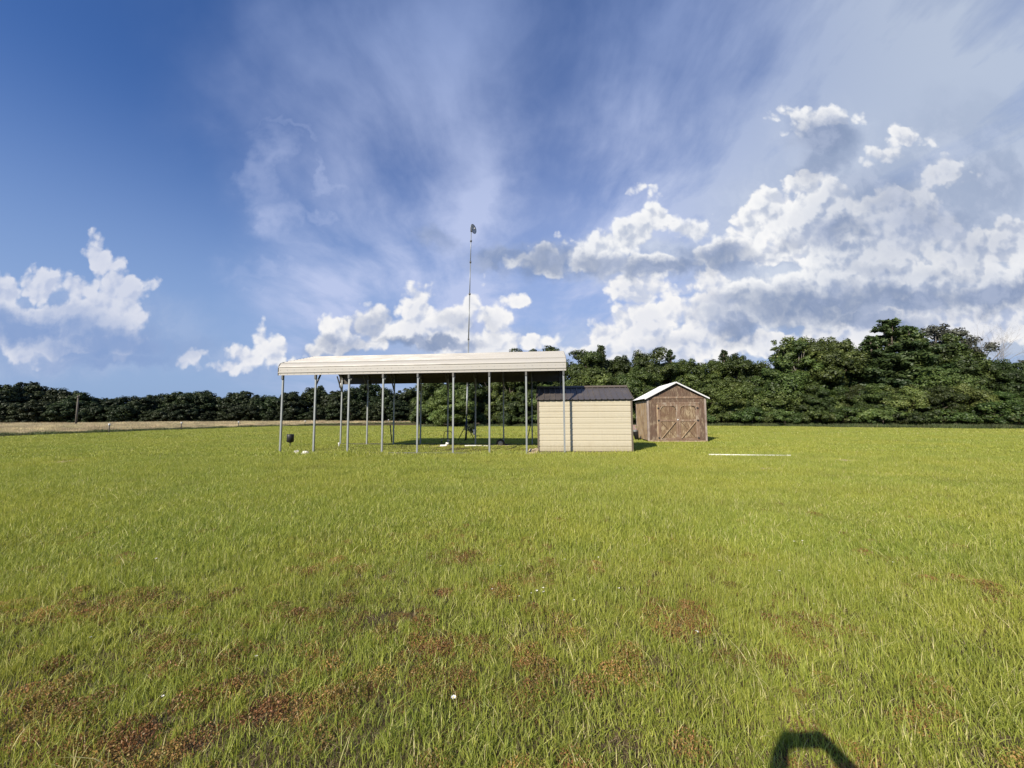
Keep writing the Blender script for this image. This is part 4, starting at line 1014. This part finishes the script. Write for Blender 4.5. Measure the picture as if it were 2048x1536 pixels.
# variants sorted by name: a.. = index
rgp = np.random.default_rng(3)
def gn_group(name, coll):
    ng = bpy.data.node_groups.new(name, 'GeometryNodeTree')
    ng.interface.new_socket('Geometry', in_out='INPUT', socket_type='NodeSocketGeometry'); ng.interface.new_socket('Geometry', in_out='OUTPUT', socket_type='NodeSocketGeometry')
    L = ng.links.new; gi = ng.nodes.new('NodeGroupInput'); go = ng.nodes.new('NodeGroupOutput')
    ci = ng.nodes.new('GeometryNodeCollectionInfo'); ci.inputs['Collection'].default_value = coll; ci.inputs['Separate Children'].default_value = True; ci.inputs['Reset Children'].default_value = True
    io = ng.nodes.new('GeometryNodeInstanceOnPoints'); io.inputs['Pick Instance'].default_value = True
    def attr(nm, ty):
        a = ng.nodes.new('GeometryNodeInputNamedAttribute'); a.data_type = ty; a.inputs['Name'].default_value = nm; return a.outputs['Attribute']
    L(gi.outputs[0], io.inputs['Points']); L(ci.outputs[0], io.inputs['Instance'])
    L(attr('vid', 'INT'), io.inputs['Instance Index'])
    cx = ng.nodes.new('ShaderNodeCombineXYZ'); L(attr('rot', 'FLOAT'), cx.inputs[2])
    er = ng.nodes.new('FunctionNodeEulerToRotation'); L(cx.outputs[0], er.inputs[0]); L(er.outputs[0], io.inputs['Rotation'])
    L(attr('scl', 'FLOAT_VECTOR'), io.inputs['Scale'])
    L(io.outputs[0], go.inputs[0]); return ng
def scatter(name, pts, vid, scl, coll, kind_label=None):
    me = bpy.data.meshes.new(name); n = len(pts); me.vertices.add(n); me.vertices.foreach_set('co', np.asarray(pts, np.float32).ravel())
    for nm, ty, dat in (('vid', 'INT', np.asarray(vid, np.int32)), ('rot', 'FLOAT', rgp.uniform(0, 6.283, n).astype(np.float32))):
        a = me.attributes.new(nm, ty, 'POINT'); a.data.foreach_set('value', dat)
    a = me.attributes.new('scl', 'FLOAT_VECTOR', 'POINT'); a.data.foreach_set('vector', np.asarray(scl, np.float32).ravel())
    o = bpy.data.objects.new(name, me); COL.objects.link(o)
    m = o.modifiers.new('scatter', 'NODES'); m.node_group = gn_group(name, coll)
    return o
def inside(pt, org, yaw, x0, x1, y0, y1):
    c, s = math.cos(yaw), math.sin(yaw); dx_ = pt[:, 0]-org.x; dy_ = pt[:, 1]-org.y
    lx = dx_*c+dy_*s; ly = -dx_*s+dy_*c; return (lx > x0) & (lx < x1) & (ly > y0) & (ly < y1)
def vnoise(p, scale, seed):
    """cheap value noise on xy"""
    r_ = np.random.default_rng(seed).uniform(0, 1, (256, 256)); q = p[:, :2]*scale; i = np.floor(q).astype(int); f = q-i; f = f*f*(3-2*f)
    def at_(a, b): return r_[a % 256, b % 256]
    return (at_(i[:, 0], i[:, 1])*(1-f[:, 0])+at_(i[:, 0]+1, i[:, 1])*f[:, 0])*(1-f[:, 1])+(at_(i[:, 0], i[:, 1]+1)*(1-f[:, 0])+at_(i[:, 0]+1, i[:, 1]+1)*f[:, 0])*f[:, 1]
def fb2d(p, s, seed): return .55*vnoise(p, s, seed)+.3*vnoise(p, s*2.3, seed+1)+.15*vnoise(p, s*5.1, seed+2)
def jgrid(x0, x1, y0, y1, st):
    gx, gy = np.meshgrid(np.arange(x0, x1, st), np.arange(y0, y1, st)); p = np.stack([gx.ravel(), gy.ravel(), np.zeros(gx.size)], 1)
    p[:, :2] += rgp.uniform(-.55, .55, (len(p), 2))*st; return p
# field edge: lawn left of this line is tall dry grass
FE = [gp(-300, 893), gp(0, 873), gp(300, 861.5), gp(560, 852.5), gp(700, 848.5), gp(835, 846.5)]
fex = np.array([p.x for p in FE]); fey = np.array([p.y for p in FE])
def in_field(p):
    # beyond the edge line, measured along the viewing fan
    r_ = p[:, 0]/np.maximum(p[:, 1], .1); fr = fex/fey; lim = np.interp(r_, fr, fey)
    return (p[:, 1] > lim) & (r_ < (fr[-1]))
BROWN = [(380, 1420, .30), (520, 1405, .24), (750, 1150, .30), (1045, 1155, .26), (770, 1225, .30), (100, 1440, .30), (215, 1225, .45), (1370, 1240, .28), (1150, 1500, .20), (1560, 1250, .25), (900, 1290, .35), (430, 1330, .30), (40, 1240, .5), (1480, 1340, .14), (1300, 1450, .16),
         (60, 1400, .3), (260, 1500, .25), (600, 1240, .3), (560, 1330, .22), (690, 1400, .2), (1000, 1400, .2), (930, 1110, .4), (640, 1140, .4), (1180, 1350, .24), (700, 1500, .18), (450, 1510, .2), (1100, 1240, .3), (330, 1190, .4), (1880, 1380, .12), (1120, 1140, .3), (300, 1330, .3), (980, 1200, .3), (1330, 1290, .2), (840, 1440, .15), (1620, 1420, .12)]
BR = [(gp(a, b), r) for a, b, r in BROWN]
BR = [(c_, r_*.85) for c_, r_ in BR]
def brown(p):
    o = np.zeros(len(p)); q = p.copy(); q[:, 0] += (vnoise(p, 4, 50)-.5)*.3; q[:, 1] += (vnoise(p, 4, 51)-.5)*.3
    for c, r in BR: o = np.maximum(o, np.exp(-(((q[:, 0]-c.x)/r)**2+((q[:, 1]-c.y)/(r*.8))**2)))
    return o
def sandm(p):
    o = np.zeros(len(p))
    for c, rx, ry in SAND: o = np.maximum(o, np.exp(-(((p[:, 0]-c.x)/rx)**2+((p[:, 1]-c.y)/(ry*1.6))**2)*1.6))
    return o
rgb_ = np.random.default_rng(11)
names = []
for i in range(4): src(blade_patch('near_%d' % i, 430, .24, .030, .115, .0034, rgb_, M['grass'], .50, 3, .09, clump=(0, 26, 0, 18)[i]), 'a_near_%d' % i)      # 0-3
for i in range(3): src(blade_patch('mid_%d' % i, 420, .38, .035, .115, .0062, rgb_, M['grass'], .5, 2, .06), 'b_mid_%d' % i)                                # 4-6
for i in range(3): src(blade_patch('far_%d' % i, 420, .85, .035, .10, .016, rgb_, M['grass'], .55, 2, .06), 'c_far_%d' % i)                                 # 7-9
for i in range(2): src(blade_patch('rim_%d' % i, 420, 2.0, .05, .12, .045, rgb_, M['grass'], .55, 1, .06), 'd_rim_%d' % i)                                  # 10-11
src(blade_patch('stalk', 16, .25, .10, .20, .0030, rgb_, M['grass'], .55, 4, .8), 'e_stalk')                                                              # 12
PTS, VID, SCL = [], [], []
def ring(st, y0, y1, vids, margin=1.6, smin=.8, smax=1.25):
    p = jgrid(-1.5*y1-margin, 1.5*y1+margin, y0, y1, st)
    k = np.abs(p[:, 0]) < 1.5*np.maximum(p[:, 1], 0)+margin
    p = p[k]; k = ~in_field(p)
    k &= ~inside(p, S0, YAW, -.02, WSx+.02, .02, DS) & ~inside(p, W0, YW, 0, WW, .03, DW)
    lim = np.interp(p[:, 0]/np.maximum(p[:, 1], .1), [-.3, 0, .5, .95, 1.33, 1.6], [60, 60, 56, 47, 42, 40]); k &= p[:, 1] < lim
    p = p[k]
    s_ = rgp.uniform(smin, smax, len(p)); hb = brown(p) if y1 < 12 else 0*s_
    near_ = np.clip((5.0-p[:, 1])/3.5, 0, 1); dens = fb2d(p, .9, 21)-.10*near_*(fb2d(p, 3.1, 27)*1.6); keep = rgp.uniform(0, 1, len(p)) > (.16*near_+hb*.40 + np.clip(sandm(p), 0, 1)*.95 + np.clip(.36-dens, 0, 1)*1.3)
    under = inside(p, A, YAW, .0, Lc, .15, WC+.2); keep &= ~(under & (rgp.uniform(0, 1, len(p)) < .40))
    p, s_, hb, under = p[keep], s_[keep], hb[keep], under[keep]
    near_ = np.clip((5.0-p[:, 1])/3.5, 0, 1); hv = .62+.85*fb2d(p, .55, 31)-.22*hb-.12*near_; hv *= 1+.5*(fb2d(p, 2.2, 33)-.5); hv = np.where(under, hv*.6, hv); hv = np.where(inside(p, A, YAW, -.5, Lc+4, -.9, .12), hv+.5, hv)
    PTS.append(p); VID.append(rgp.choice(vids, len(p))); SCL.append(np.stack([s_, s_, s_*hv], 1))
ring(.15, .6, 4.2, [0, 1, 2, 3]); ring(.19, 4.2, 8.5, [4, 5, 6]); ring(.26, 8.5, 14, [4, 5, 6]); ring(.55, 14, 27, [7, 8, 9]); ring(1.25, 27, 60, [10, 11])
ring(.55, .8, 9, [12])
PTS = np.concatenate(PTS); VID = np.concatenate(VID); SCL = np.concatenate(SCL)
gr = scatter('grass', PTS, VID, SCL, src_col); tag(gr, 'bright green mown grass covering the whole lawn', 'grass', kind='stuff')
# low red-brown weeds
wcol = bpy.data.collections.new('weed_sources')
for i in range(3):
    o = bpy.data.objects.new('w_%d' % i, weed_patch('weed_%d' % i, 650, .085, rgb_, M['weed'])); wcol.objects.link(o)
p = jgrid(-9, 9, 1.0, 7.5, .075); p = p[np.abs(p[:, 0]) < 1.45*p[:, 1]+.4]
b_ = brown(p); base_ = .22*np.clip((fb2d(p, 1.3, 61)-.45)*4, 0, 1)*np.clip((6.5-p[:, 1])/3, 0, 1)
k = rgp.uniform(0, 1, len(p)) < np.clip(b_*1.1-.10, 0, 1)*1.0*np.clip((fb2d(p, 6.0, 66)-.33)*2.2, 0, 1)+base_; p = p[k]; s_ = rgp.uniform(.6, 1.3, len(p))
we = scatter('weeds', p, rgp.integers(0, 3, len(p)), np.stack([s_, s_, s_*rgp.uniform(.7, 1.5, len(p))], 1), wcol); tag(we, 'low red-brown weeds matted among the grass', 'weeds', kind='stuff')
# dead straw and thatch between the blades
M['thatch'] = leafmat('dead_thatch', ((.12, .08, .04), (.24, .17, .085), (.45, .36, .21)), .15)
hcol = bpy.data.collections.new('thatch_sources')
for i in range(2):
    o = bpy.data.objects.new('h_%d' % i, blade_patch('thatch_%d' % i, 420, .16, .008, .030, .0030, rgb_, M['thatch'], 2.6, 2, .12)); hcol.objects.link(o)
p = jgrid(-9, 9, 1.0, 7.0, .13); p = p[np.abs(p[:, 0]) < 1.45*p[:, 1]+.4]; s_ = rgp.uniform(.7, 1.3, len(p))
th = scatter('thatch', p, rgp.integers(0, 2, len(p)), np.stack([s_, s_, s_], 1), hcol); tag(th, 'dead straw and thatch lying between the near grass blades', 'thatch', kind='stuff')
# tall dry grass of the field
tcol = bpy.data.collections.new('dry_sources')
for i in range(3):
    o = bpy.data.objects.new('t_%d' % i, blade_patch('dry_%d' % i, 620, 1.1, .45, .80, .030, rgb_, M['tallgrass'], .28, 2, .2)); tcol.objects.link(o)
p = jgrid(-160, 2, 18, 96, .85); p = p[in_field(p)]; lim = np.interp(p[:, 0]/p[:, 1], [-2.2, -1.33, -.25], [60, 66, 90]); p = p[(p[:, 1] < lim)]
r_ = p[:, 0]/p[:, 1]; dist = p[:, 1]-np.interp(r_, fex/fey, fey)
hs2 = np.clip(.38+dist*.09, .38, 1.0)*(.8+.4*fb2d(p, .12, 77))
tg = scatter('tall_grass', p, rgp.integers(0, 3, len(p)), np.stack([np.ones(len(p)), np.ones(len(p)), hs2], 1), tcol); tag(tg, 'pale tan tall dry grass filling the field at left', 'tall grass', kind='stuff')
# rough fringe along the foot of the wood and along the field edge
bcol = bpy.data.collections.new('brush_sources')
for i in range(2):
    o = bpy.data.objects.new('f_%d' % i, blade_patch('fringe_%d' % i, 500, .9, .15, .55, .03, rgb_, M['brush'], .6, 2, .05)); bcol.objects.link(o)
xs_ = np.arange(845, 2300, 3.2); fp = []
for px in xs_:
    Y = np.interp(px, [850, 1420, 1750, 2048, 2250], [53.3, 49.8, 40.3, 34.8, 33]); q = at(px, 850, Y); fp.append((q.x+random.uniform(-.4, .4), Y+random.uniform(-.6, 1.4), 0))
fe2 = []
for tt in np.linspace(0, 1, 260):
    i = np.interp(tt, [0, 1], [0, len(fex)-1]); fe2.append((np.interp(i, range(len(fex)), fex)+random.uniform(-.3, .3), np.interp(i, range(len(fex)), fey)+random.uniform(-.2, .5), 0))
fp = np.array(fp+fe2); sc_ = rgp.uniform(.5, 1.1, len(fp))
fr = scatter('fringe_brush', fp, rgp.integers(0, 2, len(fp)), np.stack([sc_, sc_, sc_*np.r_[np.full(len(xs_), 1.0), np.full(len(fe2), .75)]], 1), bcol); tag(fr, 'rough pale green brush along the foot of the wood', 'brush', kind='stuff')

# ------------------------------------------------------------------ flowers
def flower():
    o = empty('white_flower', (0, 0, 0), 0, 'tiny white wildflower standing in the grass', 'flower', 'tiny white wildflowers')
    mb = MB(); mb.tube([(0, 0, 0), (.004, 0, .05), (0, .003, .098)], .0016, 5); mb.build('stem', M['brush'], o)
    mb = MB()
    for k in range(7):
        a = 2*math.pi*k/7; c, s = math.cos(a), math.sin(a); r0, r1 = .004, .015
        mb.add([(c*r0-s*.002, s*r0+c*.002, .098), (c*r0+s*.002, s*r0-c*.002, .098), (c*r1+s*.005, s*r1-c*.005, .104), (c*(r1+.003), s*(r1+.003), .103), (c*r1-s*.005, s*r1+c*.005, .104)], [(0, 1, 2, 3, 4)])
    pe = mb.build('petals', M['petal'], o); pe.modifiers.new('s', 'SOLIDIFY').thickness = .001
    mb = MB(); mb.tube([(0, 0, .097), (0, 0, .103)], [.005, .003], 8); mb.build('disc', M['yellow'], o); return o
FL = [(907, 1412), (1392, 1270), (1038, 1196), (1064, 1188), (1076, 1190), (1090, 1193), (1088, 1180), (1021, 1120), (865, 1115), (1148, 1205), (1629, 1210), (1345, 1108), (1198, 1118), (1130, 1122), (740, 1082), (985, 1183), (178, 1284), (325, 1392), (510, 1316), (1000, 1135), (1590, 1086), (1605, 1085), (500, 1105), (310, 1120), (310, 1123), (1786, 1128), (1855, 1110), (1740, 1070), (1240, 1180), (1560, 1150)]
f0 = flower()
for i, (a, b) in enumerate(FL):
    q = gp(a, b+ (6 if b < 1300 else 14), 0.0)
    if i == 0: f0.location = q; f0.scale = (.75,)*3; continue
    c = f0.copy(); COL.objects.link(c); c.location = q; s = random.uniform(.35, .6); c.scale = (s, s, s*random.uniform(.8, 1.1)); c.rotation_euler = (random.uniform(-.2, .2), random.uniform(-.2, .2), random.uniform(0, 6))
    for ch in list(f0.children):
        d = ch.copy(); COL.objects.link(d); d.parent = c

# ------------------------------------------------------------------ the photographer (only the shadow reaches the picture)
def skinned(name, chains, mat, parent, sub=2, rootidx=0):
    vs, es, rd = [], [], []; idx = {}
    for ch in chains:
        prev = None
        for (p_, r_) in ch:
            key = tuple(round(c, 4) for c in p_)
            if key not in idx: idx[key] = len(vs); vs.append(p_); rd.append(r_)
            if prev is not None and prev != idx[key]: es.append((prev, idx[key]))
            prev = idx[key]
    me = bpy.data.meshes.new(name); me.from_pydata(vs, es, []); o = bpy.data.objects.new(name, me); COL.objects.link(o); o.parent = parent
    m = o.modifiers.new('skin', 'SKIN'); m.use_smooth_shade = True; s = o.modifiers.new('sub', 'SUBSURF'); s.levels = sub; s.render_levels = sub
    for i, r_ in enumerate(rd):
        sv = me.skin_vertices[0].data[i]; rr2 = r_ if isinstance(r_, tuple) else (r_, r_); sv.radius = rr2; sv.use_root = (i == rootidx)
    me.materials.append(mat); return o
M['skin'] = paint('skin', (.45, .28, .20), .55, .02); M['shirt'] = paint('blue_shirt', (.05, .09, .18), .8, .05); M['jeans'] = paint('dark_jeans', (.03, .04, .07), .85, .1); M['hair'] = paint('brown_hair', (.05, .03, .02), .7, .0)
pr = empty('person', (0, -.60, 0), 0, 'person in a blue shirt holding up a phone, casting the shadow at bottom right', 'person')
def o_(x, y, z): return (x, y, z)
arms = []
for s in (-1, 1):
    sh = (s*.17, .02, 1.32); elb = (s*.33, .26, 1.17); wr = (s*.155, .52, 1.405); pm = (s*.115, .565, 1.455)
    arms.append([((0, 0, 1.30), .11), (sh, .055), (elb, .052), (wr, .036), (pm, .038)])
    for j in range(4):
        yy = .585; zz = 1.515-.020*j
        arms.append([(pm, .032), ((s*.098, .568+.012, zz-.012), .0095), ((s*.082, .592, zz), .009), ((s*.062, .590, zz+.002), .008)])
    arms.append([(pm, .032), ((s*.098, .545, 1.478), .012), ((s*.075, .548, 1.490), .010)])
body = [[((0, 0, .95), (.16, .11)), ((0, 0, 1.12), (.14, .10)), ((0, 0, 1.30), (.15, .10)), ((0, .01, 1.41), .05), ((0, .02, 1.46), .052), ((0, .03, 1.54), (.075, .09)), ((0, .03, 1.62), .06)]]
for s in (-1, 1): body.append([((0, 0, .95), (.16, .11)), ((s*.10, 0, .86), .085), ((s*.11, .02, .48), .055), ((s*.11, -.01, .09), .038), ((s*.12, .14, .035), .032)])
skinned('body', body+arms, M['skin'], pr, 2)
skinned('shirt', [[((0, 0, .90), (.175, .125)), ((0, 0, 1.12), (.155, .115)), ((0, 0, 1.30), (.165, .115)), ((0, .01, 1.375), (.075, .07))]]+[[((0, 0, 1.30), .115), ((s*.17, .02, 1.32), .068), ((s*.27, .18, 1.225), .056)] for s in (-1, 1)], M['shirt'], pr, 2)
skinned('trousers', [[((0, 0, .95), (.17, .12)), ((s*.10, 0, .86), .098), ((s*.11, .02, .48), .07), ((s*.11, -.01, .12), .06)] for s in (-1, 1)], M['jeans'], pr, 2)
skinned('hair', [[((0, -.01, 1.50), .05), ((0, -.005, 1.58), (.085, .085)), ((0, .02, 1.635), .065)]], M['hair'], pr, 2)
mb = MB(); mb.box((-.008, .115, 1.54), (.008, .145, 1.565)); 
for s in (-1, 1):
    mb2 = MB(); mb2.tube([(s*.028, .105, 1.575), (s*.028, .118, 1.575)], .010, 8); mb2.build('eye', M['white_metal'], pr)
    mb2 = MB(); mb2.tube([(s*.07, .02, 1.545), (s*.088, .015, 1.575)], [.012, .016], 8); mb2.build('ear', M['skin'], pr)
    mb2 = MB(); mb2.box((s*.12-.045, -.07, 0.0), (s*.12+.045, .20, .075)); mb2.build('shoe', M['black'], pr, .02)
mb.build('nose', M['skin'], pr, .004)
ph = empty('mobile_phone', (0, -.022, CAMH), 0, 'black phone held up in both hands behind the camera', 'phone')
mb = MB(); mb.box((-.078, -.004, -.038), (.078, .004, .038)); mb.build('case', M['black'], ph, .003)
mb = MB(); mb.box((-.073, -.0052, -.034), (.073, -.0042, .034)); mb.build('screen', M['black_metal'], ph)
